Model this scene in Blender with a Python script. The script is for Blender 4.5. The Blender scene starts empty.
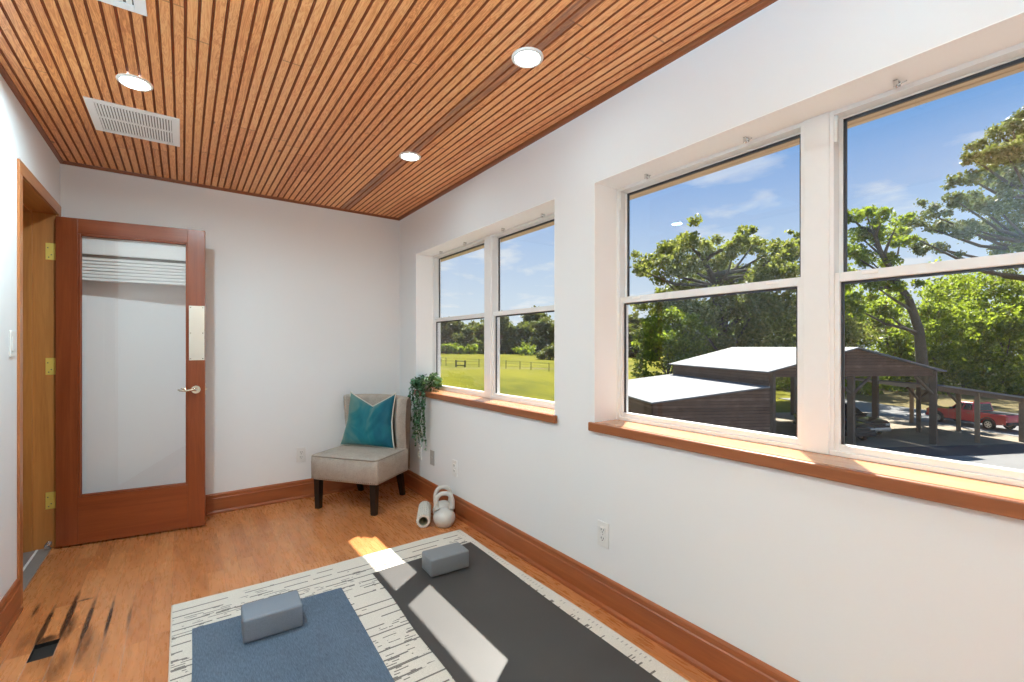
import bpy, bmesh, math, random
import numpy as np
from mathutils import Vector, Matrix
PI = math.pi
R = math.radians
SC = bpy.context.scene
COL = SC.collection
rnd = random.Random(7)

# ------------------------------------------------------------------ camera maths
F = 458.5
YAW = math.atan(329.5 / 458.5)
SY, CY = math.sin(YAW), math.cos(YAW)
EYE = 1.25
HOR = 347.0
def at(u, v, f):
    """a point at forward distance f seen at (u, v)"""
    a = (u - 512) / F
    return Vector(((SY + a * CY) * f, (CY - a * SY) * f, EYE + (HOR - v) / F * f))

# ------------------------------------------------------------------ materials
def lin(c):
    return tuple((x / 12.92 if x <= 0.04045 else ((x + 0.055) / 1.055) ** 2.4) for x in [k / 255 for k in c])
class NB:
    def __init__(s, name):
        s.m = bpy.data.materials.new(name); s.m.use_nodes = True
        s.nt = s.m.node_tree; s.nt.nodes.clear()
        s.out = s.nt.nodes.new('ShaderNodeOutputMaterial')
    def n(s, t, ins=None, **props):
        nd = s.nt.nodes.new('ShaderNode' + t)
        for k, v in props.items(): setattr(nd, k, v)
        for k, v in (ins or {}).items():
            sock = nd.inputs[k]
            if isinstance(v, bpy.types.NodeSocket): s.nt.links.new(v, sock)
            elif isinstance(v, (tuple, list)) and sock.type == 'RGBA' and len(v) == 3: sock.default_value = (*v, 1)
            else: sock.default_value = v
        return nd
    def math(s, op, a, b=None, c=None):
        ins = {0: a}
        if b is not None: ins[1] = b
        if c is not None: ins[2] = c
        return s.n('Math', ins, operation=op).outputs[0]
    def mix(s, fac, a, b, blend='MIX'):
        nd = s.n('Mix', data_type='RGBA', blend_type=blend)
        for k, v in ((0, fac), (6, a), (7, b)):
            if isinstance(v, bpy.types.NodeSocket): s.nt.links.new(v, nd.inputs[k])
            elif isinstance(v, (tuple, list)): nd.inputs[k].default_value = (*v[:3], 1)
            else: nd.inputs[k].default_value = v
        return nd.outputs[2]
    def ramp(s, fac, stops, interp='LINEAR'):
        nd = s.n('ValToRGB', {0: fac}); cr = nd.color_ramp; cr.interpolation = interp
        while len(cr.elements) < len(stops): cr.elements.new(0.5)
        for e, (p, c) in zip(cr.elements, stops):
            e.position = p; e.color = (*c, 1) if isinstance(c, (tuple, list)) else (c, c, c, 1)
        return nd.outputs[0]
    def pos(s, scale=(1, 1, 1), loc=(0, 0, 0), rot=(0, 0, 0), src='Object'):
        tc = s.n('TexCoord')
        return s.n('Mapping', {'Vector': tc.outputs[src], 'Scale': scale, 'Location': loc, 'Rotation': rot}).outputs[0]
    def noise(s, vec, scale, detail=3, rough=0.5, dist=0.0):
        return s.n('TexNoise', {'Vector': vec, 'Scale': scale, 'Detail': detail, 'Roughness': rough, 'Distortion': dist}).outputs[0]
    def bump(s, h, strength=0.2, dist=0.01):
        return s.n('Bump', {'Height': h, 'Strength': strength, 'Distance': dist}).outputs[0]
    def bsdf(s, color, rough=0.5, metal=0.0, spec=0.5, normal=None, **kw):
        ins = {'Base Color': color, 'Roughness': rough, 'Metallic': metal, 'Specular IOR Level': spec}
        if normal is not None: ins['Normal'] = normal
        ins.update({k.replace('_', ' '): v for k, v in kw.items()})
        b = s.n('BsdfPrincipled', ins)
        s.nt.links.new(b.outputs[0], s.out.inputs[0]); return s.m
    def done(s, sock):
        s.nt.links.new(sock, s.out.inputs[0]); return s.m

def plain(name, c, rough=0.5, metal=0.0, spec=0.5, var=0.06, scale=30.0, **kw):
    b = NB(name); p = b.pos()
    nz = b.noise(p, scale, 3)
    f = b.math('MULTIPLY_ADD', nz, 2 * var, 1 - var)
    col = b.mix(1.0, c, b.n('CombineColor', {0: f, 1: f, 2: f}).outputs[0], 'MULTIPLY')
    return b.bsdf(col, rough, metal, spec, **kw)

def wood(name, dark, light, axis='Y', rough=0.35, scale=1.0, spec=0.5, coat=0.0):
    b = NB(name)
    st = {'X': (1.2, 22, 22), 'Y': (22, 1.2, 22), 'Z': (22, 22, 1.2)}[axis]
    p = b.pos(tuple(k * scale for k in st))
    a = b.noise(p, 1.0, 5, 0.6, 1.2)
    fine = b.noise(p, 6.0, 3, 0.6)
    f = b.math('ADD', b.math('MULTIPLY', a, 0.75), b.math('MULTIPLY', fine, 0.25))
    col = b.ramp(f, [(0.3, dark), (0.7, light)])
    return b.bsdf(col, rough, 0, spec, b.bump(fine, 0.08, 0.004), Coat_Weight=coat, Coat_Roughness=0.15)

MAT = {}
def build_materials():
    M = MAT
    def wallpaint(name, c):
        b = NB(name); p = b.pos(); n1 = b.noise(p, 140, 2); n2 = b.noise(p, 1.3, 2)
        f = b.math('MULTIPLY_ADD', n2, 0.03, 0.985)
        col = b.mix(1.0, c, b.n('CombineColor', {0: f, 1: f, 2: f}).outputs[0], 'MULTIPLY')
        return b.bsdf(col, 0.75, 0, 0.25, b.bump(n1, 0.06, 0.003))
    M['wall'] = wallpaint('white wall paint', (0.815, 0.83, 0.835))
    M['white_paint'] = wallpaint('bright white trim paint', (0.92, 0.92, 0.91))
    M['vinyl'] = plain('white vinyl', (0.84, 0.84, 0.83), 0.35, var=0.02)
    M['gasket'] = plain('black gasket', (0.03, 0.03, 0.035), 0.5)
    # floor
    b = NB('hardwood floor')
    tc = b.n('TexCoord').outputs['Object']; sep = b.n('SeparateXYZ', {0: tc})
    X, Y = sep.outputs[0], sep.outputs[1]
    W = 0.0765
    px = b.math('DIVIDE', b.math('ADD', X, 0.502 + 40 * W), W)
    ip = b.math('FLOOR', px); fx = b.math('FRACT', px)
    wn = b.n('TexWhiteNoise', {'W': ip}, noise_dimensions='1D').outputs[0]
    yl = b.math('ADD', b.math('DIVIDE', Y, 0.62), b.math('MULTIPLY', wn, 7.3))
    iy = b.math('FLOOR', yl); fy = b.math('FRACT', yl)
    wn2 = b.n('TexWhiteNoise', {'Vector': b.n('CombineXYZ', {0: ip, 1: iy, 2: 3.0}).outputs[0]}, noise_dimensions='3D').outputs[0]
    off = b.math('MULTIPLY', wn2, 31.0)
    gv = b.n('CombineXYZ', {0: b.math('MULTIPLY', X, 16.0), 1: b.math('MULTIPLY', Y, 2.0), 2: off}).outputs[0]
    g1 = b.noise(gv, 0.8, 3, 0.55, 2.6); g2 = b.noise(gv, 5.0, 3, 0.65)
    t = b.math('ADD', b.math('MULTIPLY_ADD', wn2, 0.26, 0.09), b.math('ADD', b.math('MULTIPLY', g1, 0.55), b.math('MULTIPLY', g2, 0.09)))
    col = b.ramp(t, [(0.18, (0.34, 0.110, 0.034)), (0.5, (0.51, 0.190, 0.064)), (0.82, (0.65, 0.275, 0.105))])
    ex = b.math('MINIMUM', fx, b.math('SUBTRACT', 1.0, fx))
    ey = b.math('MINIMUM', fy, b.math('SUBTRACT', 1.0, fy))
    seam = b.math('MAXIMUM', b.math('LESS_THAN', ex, 0.011), b.math('LESS_THAN', ey, 0.0016))
    col = b.mix(b.math('MULTIPLY', seam, 0.45), col, (0.12, 0.035, 0.012))
    # water damage: pale open seams and black stains around the missing piece
    def blob(cx, cy, rx, ry):
        dx = b.math('DIVIDE', b.math('SUBTRACT', X, cx), rx); dy = b.math('DIVIDE', b.math('SUBTRACT', Y, cy), ry)
        d = b.math('SQRT', b.math('ADD', b.math('MULTIPLY', dx, dx), b.math('MULTIPLY', dy, dy)))
        return b.math('SUBTRACT', 1.0, d, None)
    dmg = b.n('Clamp', {0: b.math('MULTIPLY', blob(-0.38, 2.5, 0.26, 0.55), 3.0)}).outputs[0]
    ws = b.math('MULTIPLY', b.math('LESS_THAN', ex, 0.022), dmg)
    col = b.mix(b.math('MULTIPLY', ws, 0.8), col, (0.50, 0.30, 0.22))
    sn = b.noise(b.n('CombineXYZ', {0: b.math('MULTIPLY', X, 26.0), 1: b.math('MULTIPLY', Y, 7.0), 2: 0.0}).outputs[0], 1.0, 4, 0.65)
    st = None
    for (cx, cy, rx, ry, k) in ((-0.499, 2.88, 0.013, 0.24, 1.9), (-0.428, 2.93, 0.016, 0.30, 2.0), (-0.415, 2.80, 0.030, 0.16, 1.0), (-0.351, 2.80, 0.013, 0.34, 1.6), (-0.335, 2.62, 0.035, 0.20, 0.8), (-0.47, 2.75, 0.05, 0.045, 1.2),
                                (-0.274, 2.80, 0.010, 0.26, 1.5), (-0.40, 2.50, 0.045, 0.17, 0.7), (-0.565, 3.09, 0.012, 0.09, 1.3), (-0.29, 2.52, 0.05, 0.16, 0.45), (-0.44, 2.55, 0.07, 0.10, 0.5), (-0.390, 3.075, 0.045, 0.012, 1.2), (-0.20, 2.75, 0.010, 0.16, 0.8), (-0.54, 2.80, 0.03, 0.10, 0.5)):
        s1 = b.math('MULTIPLY', b.n('Clamp', {0: b.math('MULTIPLY', blob(cx, cy, rx, ry), 1.6)}).outputs[0], k)
        st = s1 if st is None else b.math('MAXIMUM', st, s1)
    st = b.n('Clamp', {0: b.math('MULTIPLY', st, b.math('MULTIPLY_ADD', sn, 1.9, -0.18))}).outputs[0]
    col = b.mix(b.math('MULTIPLY', st, 0.93), col, (0.025, 0.010, 0.006))
    M['floor'] = b.bsdf(col, b.math('MULTIPLY_ADD', g2, 0.12, 0.22), 0, 0.45, b.bump(b.math('ADD', b.math('MULTIPLY', seam, -1.0), b.math('MULTIPLY', g2, 0.15)), 0.12, 0.003))
    M['subfloor'] = plain('black subfloor debris', (0.012, 0.010, 0.009), 0.9, var=0.6, scale=160)
    # ceiling
    b = NB('beadboard ceiling')
    tc = b.n('TexCoord').outputs['Object']; sep = b.n('SeparateXYZ', {0: tc}); X, Y = sep.outputs[0], sep.outputs[1]
    bw = 0.0405
    px = b.math('DIVIDE', b.math('ADD', X, 4.05 - 0.171), bw); ip = b.math('FLOOR', px)
    ip2 = b.math('FLOOR', b.math('DIVIDE', ip, 2.0))
    wn = b.n('TexWhiteNoise', {'W': ip2}, noise_dimensions='1D').outputs[0]
    yl = b.math('ADD', b.math('DIVIDE', Y, 2.3), b.math('MULTIPLY', wn, 9.0)); iy = b.math('FLOOR', yl); fy = b.math('FRACT', yl)
    wn2 = b.n('TexWhiteNoise', {'Vector': b.n('CombineXYZ', {0: ip2, 1: iy, 2: 1.0}).outputs[0]}, noise_dimensions='3D').outputs[0]
    gv = b.n('CombineXYZ', {0: b.math('MULTIPLY', X, 26.0), 1: b.math('MULTIPLY', Y, 2.1), 2: b.math('MULTIPLY', wn2, 40.0)}).outputs[0]
    g1 = b.noise(gv, 1.0, 4, 0.6, 2.6); g2 = b.noise(gv, 4.0, 3, 0.6)
    ring = b.math('FRACT', b.math('MULTIPLY', g1, 7.0))
    ring = b.math('ABSOLUTE', b.math('SUBTRACT', ring, 0.5))
    t = b.math('ADD', b.math('MULTIPLY', wn2, 0.34), b.math('ADD', b.math('MULTIPLY', ring, 1.05), b.math('MULTIPLY', g2, 0.26)))
    col = b.ramp(t, [(0.16, (0.54, 0.170, 0.046)), (0.5, (0.78, 0.315, 0.105)), (0.88, (0.90, 0.46, 0.185))])
    joint = b.math('LESS_THAN', fy, 0.003)
    col = b.mix(b.math('MULTIPLY', joint, 0.5), col, (0.16, 0.05, 0.016))
    kn = b.n('TexVoronoi', {'Vector': b.n('CombineXYZ', {0: b.math('MULTIPLY', X, 5.5), 1: b.math('MULTIPLY', Y, 2.0), 2: 0.0}).outputs[0], 'Scale': 1.0}).outputs[0]
    knot = b.math('LESS_THAN', kn, 0.045)
    col = b.mix(b.math('MULTIPLY', knot, 0.7), col, (0.10, 0.025, 0.012))
    # two darker heartwood boards
    dk = b.math('MULTIPLY', b.math('GREATER_THAN', X, 1.103), b.math('LESS_THAN', X, 1.182))
    dkn = b.math('MULTIPLY', dk, b.math('MULTIPLY_ADD', b.noise(gv, 0.9, 3, 0.6, 1.5), 1.7, -0.25))
    col = b.mix(b.n('Clamp', {0: dkn}).outputs[0], col, (0.17, 0.062, 0.040))
    M['ceiling'] = b.bsdf(col, 0.38, 0, 0.4, b.bump(g2, 0.05, 0.002))
    M['groove'] = plain('dark bead groove', (0.34, 0.095, 0.026), 0.6)
    M['trim_y'] = wood('reddish stained trim along Y', (0.25, 0.066, 0.020), (0.40, 0.120, 0.038), 'Y', 0.32)
    M['trim_x'] = wood('reddish stained trim along X', (0.25, 0.066, 0.020), (0.40, 0.120, 0.038), 'X', 0.32)
    M['trim_z'] = wood('reddish stained trim upright', (0.25, 0.066, 0.020), (0.40, 0.120, 0.038), 'Z', 0.32)
    M['casing_z'] = wood('honey casing upright', (0.36, 0.125, 0.040), (0.52, 0.205, 0.070), 'Z', 0.32)
    M['casing_y'] = wood('honey casing head', (0.36, 0.125, 0.040), (0.52, 0.205, 0.070), 'Y', 0.32)
    M['pine_z'] = wood('golden pine jamb', (0.42, 0.155, 0.034), (0.62, 0.26, 0.065), 'Z', 0.4)
    M['pine_y'] = wood('golden pine head', (0.42, 0.155, 0.034), (0.62, 0.26, 0.065), 'Y', 0.4)
    M['door_z'] = wood('mahogany door upright', (0.20, 0.042, 0.012), (0.32, 0.080, 0.024), 'Z', 0.28)
    M['door_x'] = wood('mahogany door rail', (0.21, 0.046, 0.013), (0.34, 0.088, 0.026), 'X', 0.28)
    M['sill'] = wood('sun paled sill wood', (0.46, 0.20, 0.085), (0.62, 0.31, 0.145), 'Y', 0.25, coat=0.4)  # sunlight put into the colour: top paler than the nosing
    M['nosing'] = wood('window sill nosing', (0.24, 0.075, 0.026), (0.36, 0.125, 0.046), 'Y', 0.3)
    M['crown'] = wood('ceiling edge trim', (0.20, 0.055, 0.018), (0.32, 0.10, 0.032), 'Y', 0.4)
    M['brass'] = plain('brass', (0.92, 0.70, 0.16), 0.4, 0.5, var=0.05)
    M['nickel'] = plain('polished pale brass', (0.85, 0.80, 0.66), 0.12, 1.0, var=0.03)
    M['plate'] = plain('polished push plate', (0.90, 0.90, 0.84), 0.03, 1.0, var=0.02)
    M['chrome'] = plain('chrome', (0.75, 0.75, 0.75), 0.15, 1.0, var=0.02)
    M['screw'] = plain('screw head', (0.25, 0.22, 0.15), 0.4, 1.0)
    M['plastic'] = plain('white plastic', (0.80, 0.80, 0.78), 0.35, var=0.02)
    M['plastic_grey'] = plain('grey plastic', (0.42, 0.41, 0.40), 0.4, var=0.02)
    M['slot'] = plain('dark slot', (0.03, 0.03, 0.03), 0.6)
    M['vent_white'] = plain('white enamelled steel', (0.93, 0.90, 0.86), 0.4, var=0.02)
    M['vent_dark'] = plain('shadowed duct', (0.16, 0.13, 0.11), 0.8)
    M['threshold'] = plain('grey metal threshold', (0.30, 0.29, 0.28), 0.45, 0.3, var=0.12, scale=60)
    M['hall_floor'] = plain('grey hall tile', (0.25, 0.25, 0.25), 0.5, var=0.1)
    M['blind'] = plain('white blind slat', (0.82, 0.82, 0.80), 0.5, var=0.02)
    # glass
    def glass(name, dirt, tint=(0.985, 0.99, 0.985), refl=1.0):
        b = NB(name)
        fr = b.n('Fresnel', {'IOR': 1.45}).outputs[0]
        fr = b.math('MULTIPLY', b.math('MULTIPLY', fr, refl), b.math('SUBTRACT', 1.0, b.n('NewGeometry').outputs['Backfacing']))
        tr = b.n('BsdfTransparent', {0: tint}).outputs[0]
        gl = b.n('BsdfGlossy', {0: (1, 1, 1), 'Roughness': 0.0}).outputs[0]
        mx = b.n('MixShader', {0: fr, 1: tr, 2: gl}).outputs[0]
        if dirt:
            p = b.pos()
            v = b.n('TexVoronoi', {'Vector': p, 'Scale': 110.0, 'Randomness': 1.0})
            big = b.noise(p, 5.0, 3, 0.6)
            thr = b.math('MULTIPLY', b.n('Clamp', {0: b.math('MULTIPLY_ADD', big, 3.0, -1.1)}).outputs[0], 0.14)
            spot = b.math('LESS_THAN', v.outputs[0], thr)
            fine = b.noise(p, 60.0, 3, 0.7)
            film = b.math('MULTIPLY', b.n('Clamp', {0: b.math('MULTIPLY_ADD', fine, 3.0, -1.2)}).outputs[0], 0.003)
            fac = b.math('MULTIPLY', b.math('MAXIMUM', b.math('MULTIPLY', spot, 0.12), film), dirt)
            tl = b.n('BsdfTranslucent', {0: (0.8, 0.76, 0.70)}).outputs[0]
            mx = b.n('MixShader', {0: fac, 1: mx, 2: tl}).outputs[0]
        return b.done(mx)
    M['glass'] = glass('clean window glass', 0)
    M['glass_dirty'] = glass('dusty window glass', 1.0)
    M['door_glass'] = glass('door glass', 0, (1.0, 1.0, 1.0), 2.2)
    for nm, pw in (('lamp', 1080.0), ('lamp_mid', 340.0), ('lamp_dim', 75.0)):
        b = NB(nm + ' diffuser'); e = b.n('Emission', {0: (0.745, 0.98, 1.07), 1: pw}); M[nm] = b.done(e.outputs[0])
    b = NB('added uplight glow'); e = b.n('Emission', {0: (0.56, 0.97, 1.28), 1: 430.0}); M['uplight'] = b.done(e.outputs[0])  # glow of the added out-of-view ceiling fill
    M['lamp_trim'] = plain('white lamp trim', (0.88, 0.85, 0.78), 0.4, var=0.02)
    # textiles
    def fabric(name, c1, c2, sc=260.0, rough=0.9, sheen=0.0, aniso=(1, 1, 1), bumpk=0.25):
        b = NB(name); p = b.pos(aniso)
        n1 = b.noise(p, sc, 2, 0.7); n2 = b.noise(p, sc * 0.12, 3, 0.6)
        f = b.math('ADD', b.math('MULTIPLY', n1, 0.65), b.math('MULTIPLY', n2, 0.35))
        col = b.ramp(f, [(0.32, c1), (0.68, c2)])
        return b.bsdf(col, rough, 0, 0.2, b.bump(n1, bumpk, 0.003), Sheen_Weight=sheen, Sheen_Roughness=0.4)
    M['linen'] = fabric('beige linen upholstery', (0.34, 0.295, 0.25), (0.50, 0.45, 0.395), 150)
    M['welt'] = fabric('upholstery welt', (0.26, 0.225, 0.19), (0.36, 0.315, 0.27), 200)
    M['nail'] = plain('bronze nailhead', (0.30, 0.22, 0.14), 0.35, 0.9)
    M['espresso'] = plain('espresso stained wood', (0.010, 0.008, 0.008), 0.3, var=0.2)
    b = NB('teal velvet'); p = b.pos()
    n1 = b.noise(p, 4.2, 3, 0.6, 1.0); n2 = b.noise(p, 240, 2)
    lw = b.n('LayerWeight', {0: 0.45}).outputs[1]
    so_ = b.n('SeparateXYZ', {0: p}).outputs
    nap_sheen = b.math('MULTIPLY_ADD', so_[0], -0.75, 0.0)  # velvet sheen put into the colour, greyer towards the left
    tq = b.n('Clamp', {0: b.math('ADD', b.math('ADD', b.math('MULTIPLY', n1, 0.9), nap_sheen), b.math('MULTIPLY', lw, 0.25))}).outputs[0]
    col = b.ramp(tq, [(0.28, (0.003, 0.095, 0.14)), (0.48, (0.008, 0.155, 0.19)), (0.74, (0.12, 0.235, 0.215))])
    M['velvet'] = b.bsdf(col, 0.62, 0, 0.3, b.bump(n2, 0.1, 0.002), Sheen_Weight=0.3, Sheen_Roughness=0.35, Sheen_Tint=(0.5, 0.9, 0.95, 1))
    M['piping'] = fabric('cream piping', (0.60, 0.58, 0.50), (0.78, 0.76, 0.68), 300)
    # rug
    b = NB('cream rug with broken dark lines'); tc = b.n('TexCoord').outputs['Object']
    sep = b.n('SeparateXYZ', {0: tc}); X, Y = sep.outputs[0], sep.outputs[1]
    yw = b.math('ADD', Y, b.math('MULTIPLY', b.noise(b.n('CombineXYZ', {0: X, 1: Y, 2: 0.0}).outputs[0], 9.0, 2), 0.006))
    def lines(pitch, seed, thr, fx, wid):
        ry = b.math('DIVIDE', yw, pitch); iy = b.math('FLOOR', ry); fy = b.math('FRACT', ry)
        wr = b.n('TexWhiteNoise', {'W': b.math('ADD', iy, seed)}, noise_dimensions='1D').outputs[0]
        d = b.n('TexNoise', {'Vector': b.n('CombineXYZ', {0: b.math('MULTIPLY', X, fx), 1: b.math('MULTIPLY', iy, 5.37), 2: seed}).outputs[0], 'Scale': 1.0, 'Detail': 1.0}).outputs[0]
        d = b.math('ADD', d, b.math('MULTIPLY', wr, 0.16))
        return b.math('MULTIPLY', b.math('GREATER_THAN', d, thr), b.math('LESS_THAN', b.math('ABSOLUTE', b.math('SUBTRACT', fy, 0.5)), wid))
    band = b.math('GREATER_THAN', b.noise(b.n('CombineXYZ', {0: b.math('MULTIPLY', X, 2.2), 1: b.math('MULTIPLY', Y, 7.0), 2: 5.0}).outputs[0], 1.0, 2), 0.50)
    long_ = lines(0.060, 1.0, 0.50, 7.0, 0.070)
    short_ = b.math('MULTIPLY', lines(0.0150, 4.0, 0.605, 20.0, 0.18), band)
    inner = b.math('MULTIPLY', b.math('LESS_THAN', X, 1.475), b.math('LESS_THAN', Y, 2.70))
    mk = b.math('MULTIPLY', b.math('MAXIMUM', long_, short_), inner)
    tick = b.math('MULTIPLY', b.math('MULTIPLY', b.math('GREATER_THAN', X, 1.497), b.math('LESS_THAN', X, 1.512)),
                  b.math('MULTIPLY', b.math('LESS_THAN', b.math('FRACT', b.math('DIVIDE', Y, 0.024)), 0.22), b.math('GREATER_THAN', b.noise(tc, 6.0, 1), 0.47)))
    mk = b.math('MAXIMUM', mk, b.math('MULTIPLY', tick, 0.6))
    base = b.ramp(b.noise(tc, 220.0, 3, 0.7), [(0.3, (0.58, 0.54, 0.48)), (0.7, (0.76, 0.72, 0.65))])
    col = b.mix(b.math('MULTIPLY', mk, 0.86), base, (0.10, 0.09, 0.085))
    M['rug'] = b.bsdf(col, 0.95, 0, 0.1, b.bump(b.noise(tc, 160.0, 2), 0.3, 0.004))
    M['rug_edge'] = fabric('rug binding', (0.55, 0.48, 0.40), (0.72, 0.66, 0.58), 200)
    b = NB('heathered blue mat'); p = b.pos((1, 0.12, 1)); q = b.pos()
    n1 = b.noise(p, 330, 3, 0.7); n2 = b.noise(q, 420, 2, 0.7); n3 = b.noise(q, 4, 3)
    f = b.math('ADD', b.math('MULTIPLY', n1, 0.55), b.math('ADD', b.math('MULTIPLY', n2, 0.30), b.math('MULTIPLY', n3, 0.15)))
    M['blue_mat'] = b.bsdf(b.ramp(f, [(0.34, (0.035, 0.060, 0.098)), (0.66, (0.145, 0.205, 0.28))]), 0.6, 0, 0.4, b.bump(n1, 0.3, 0.002))
    b = NB('charcoal mat'); q = b.pos()
    n2 = b.noise(q, 420, 2, 0.7); n3 = b.noise(q, 3, 3)
    f = b.math('ADD', b.math('MULTIPLY', n2, 0.6), b.math('MULTIPLY', n3, 0.4))
    M['dark_mat'] = b.bsdf(b.ramp(f, [(0.3, (0.040, 0.037, 0.036)), (0.7, (0.064, 0.060, 0.058))]), 0.5, 0, 0.5, b.bump(n2, 0.25, 0.002))
    b = NB('grey foam'); q = b.pos(); n2 = b.noise(q, 300, 2)
    M['foam'] = b.bsdf(b.ramp(n2, [(0.3, (0.19, 0.205, 0.22)), (0.7, (0.23, 0.245, 0.265))]), 0.55, 0, 0.35, b.bump(n2, 0.1, 0.001))
    b = NB('grey foam blue'); q = b.pos(); n2 = b.noise(q, 300, 2)
    M['foam_blue'] = b.bsdf(b.ramp(n2, [(0.3, (0.185, 0.225, 0.275)), (0.7, (0.225, 0.265, 0.32))]), 0.55, 0, 0.35, b.bump(n2, 0.1, 0.001))
    M['kettle'] = plain('pale grey enamel', (0.60, 0.59, 0.555), 0.32, var=0.06, scale=20)
    M['roller'] = plain('off white foam', (0.68, 0.66, 0.60), 0.6, var=0.05)
    M['roller_in'] = plain('roller core', (0.42, 0.40, 0.28), 0.6)
    M['pot'] = plain('white ceramic pot', (0.75, 0.74, 0.72), 0.3, var=0.02)
    M['soil'] = plain('soil', (0.03, 0.02, 0.014), 0.95, var=0.4)
    def leaves(name, stops, trans=0.45, rough=0.5):
        b = NB(name); rv = b.n('NewGeometry').outputs['Random Per Island']
        col = b.ramp(rv, stops)
        d = b.n('BsdfPrincipled', {'Base Color': col, 'Roughness': rough, 'Specular IOR Level': 0.3}).outputs[0]
        t = b.n('BsdfTranslucent', {0: b.mix(0.35, col, (0.45, 0.55, 0.03))}).outputs[0]
        return b.done(b.n('MixShader', {0: trans, 1: d, 2: t}).outputs[0])
    M['ivy'] = leaves('trailing plant leaves', [(0.0, (0.010, 0.036, 0.022)), (0.5, (0.030, 0.105, 0.055)), (0.85, (0.12, 0.28, 0.16)), (1.0, (0.30, 0.48, 0.34))], 0.2)
    M['stem'] = plain('green stem', (0.05, 0.10, 0.03), 0.6)
    M['leaf_oak'] = leaves('oak leaves', [(0.0, (0.055, 0.066, 0.020)), (0.45, (0.145, 0.160, 0.048)), (0.8, (0.26, 0.26, 0.085)), (1.0, (0.38, 0.35, 0.15))], 0.5)
    M['leaf_grey'] = leaves('grey green oak leaves', [(0.0, (0.040, 0.050, 0.024)), (0.5, (0.105, 0.120, 0.055)), (1.0, (0.25, 0.26, 0.14))], 0.4)
    M['leaf_bright'] = leaves('bright green leaves', [(0.0, (0.050, 0.090, 0.010)), (0.45, (0.15, 0.215, 0.020)), (1.0, (0.33, 0.40, 0.045))], 0.62)
    M['leaf_far'] = leaves('distant dark leaves', [(0.0, (0.030, 0.042, 0.016)), (0.5, (0.075, 0.085, 0.036)), (1.0, (0.17, 0.165, 0.075))], 0.35)
    M['bark'] = plain('oak bark', (0.10, 0.078, 0.058), 0.9, var=0.4, scale=3)
    # outdoor
    b = NB('meadow'); p = b.pos()
    n1 = b.noise(p, 0.09, 4, 0.6); n2 = b.noise(b.pos((1, 0.35, 1)), 0.9, 4, 0.7)
    f = b.math('ADD', b.math('MULTIPLY', n1, 0.55), b.math('MULTIPLY', n2, 0.45))
    grass = b.ramp(f, [(0.34, (0.070, 0.078, 0.003)), (0.5, (0.125, 0.122, 0.004)), (0.66, (0.165, 0.155, 0.010))])
    sp = b.n('SeparateXYZ', {0: b.n('TexCoord').outputs['Object']}); X, Y = sp.outputs[0], sp.outputs[1]
    # a worn track crosses the field beside the fence; bare earth under the woods
    tr = b.math('ABSOLUTE', b.math('SUBTRACT', b.math('ADD', Y, b.math('MULTIPLY', X, -0.03)), b.math('MULTIPLY_ADD', n1, 4.0, 53.0)))
    tm = b.n('Clamp', {0: b.math('SUBTRACT', 1.0, b.math('DIVIDE', tr, 1.8))}).outputs[0]
    col = b.mix(b.math('MULTIPLY', tm, b.math('MULTIPLY', n2, 1.1)), grass, (0.16, 0.14, 0.07))
    dirt = b.n('Clamp', {0: b.math('MULTIPLY', b.math('SUBTRACT', b.math('SUBTRACT', b.math('MULTIPLY', X, 0.45), Y), 1.0), 0.25)}).outputs[0]
    col = b.mix(b.math('MULTIPLY', dirt, b.math('MULTIPLY_ADD', n2, 0.8, 0.35)), col, (0.15, 0.115, 0.07))
    M['ground'] = b.bsdf(col, 0.95, 0, 0.05)
    def gravel(name, c1, c2, sc):
        b = NB(name); p = b.pos(); n1 = b.noise(p, sc, 4, 0.7); n2 = b.noise(p, 0.5, 3)
        f = b.math('ADD', b.math('MULTIPLY', n1, 0.6), b.math('MULTIPLY', n2, 0.4))
        return b.bsdf(b.ramp(f, [(0.3, c1), (0.7, c2)]), 0.9, 0, 0.2)
    M['gravel'] = gravel('tan gravel', (0.17, 0.14, 0.10), (0.31, 0.26, 0.19), 4.0)
    M['concrete'] = gravel('pale concrete', (0.145, 0.145, 0.14), (0.195, 0.195, 0.19), 3.0)
    M['asphalt'] = gravel('wet dark asphalt', (0.035, 0.037, 0.042), (0.07, 0.075, 0.085), 5.0)
    b = NB('galvanised roof'); p = b.pos()
    n1 = b.noise(p, 0.7, 3)
    M['roof'] = b.bsdf(b.ramp(n1, [(0.3, (0.14, 0.145, 0.155)), (0.7, (0.185, 0.19, 0.20))]), 0.7, 0.0, 0.25)
    M['roof_under'] = plain('roof underside', (0.06, 0.045, 0.035), 0.8)
    b = NB('weathered dark boards'); tc = b.n('TexCoord').outputs['Object']; sep = b.n('SeparateXYZ', {0: tc})
    bz = b.math('FRACT', b.math('DIVIDE', sep.outputs[2], 0.2))
    iz = b.math('FLOOR', b.math('DIVIDE', sep.outputs[2], 0.2))
    wn = b.n('TexWhiteNoise', {'W': iz}, noise_dimensions='1D').outputs[0]
    n1 = b.noise(tc, 2.2, 4, 0.7)
    f = b.math('ADD', b.math('MULTIPLY', n1, 0.7), b.math('MULTIPLY', wn, 0.3))
    col = b.ramp(f, [(0.25, (0.080, 0.044, 0.030)), (0.6, (0.17, 0.100, 0.070)), (0.85, (0.29, 0.19, 0.14))])
    col = b.mix(b.math('LESS_THAN', bz, 0.1), col, (0.025, 0.016, 0.012))
    M['boards'] = b.bsdf(col, 0.85, 0, 0.2)
    M['post'] = plain('treated timber post', (0.24, 0.165, 0.10), 0.8, var=0.3, scale=5)
    M['post_dark'] = plain('dark timber post', (0.11, 0.075, 0.05), 0.8, var=0.3, scale=5)
    M['fence_wood'] = plain('weathered fence post', (0.085, 0.07, 0.045), 0.9)
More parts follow.
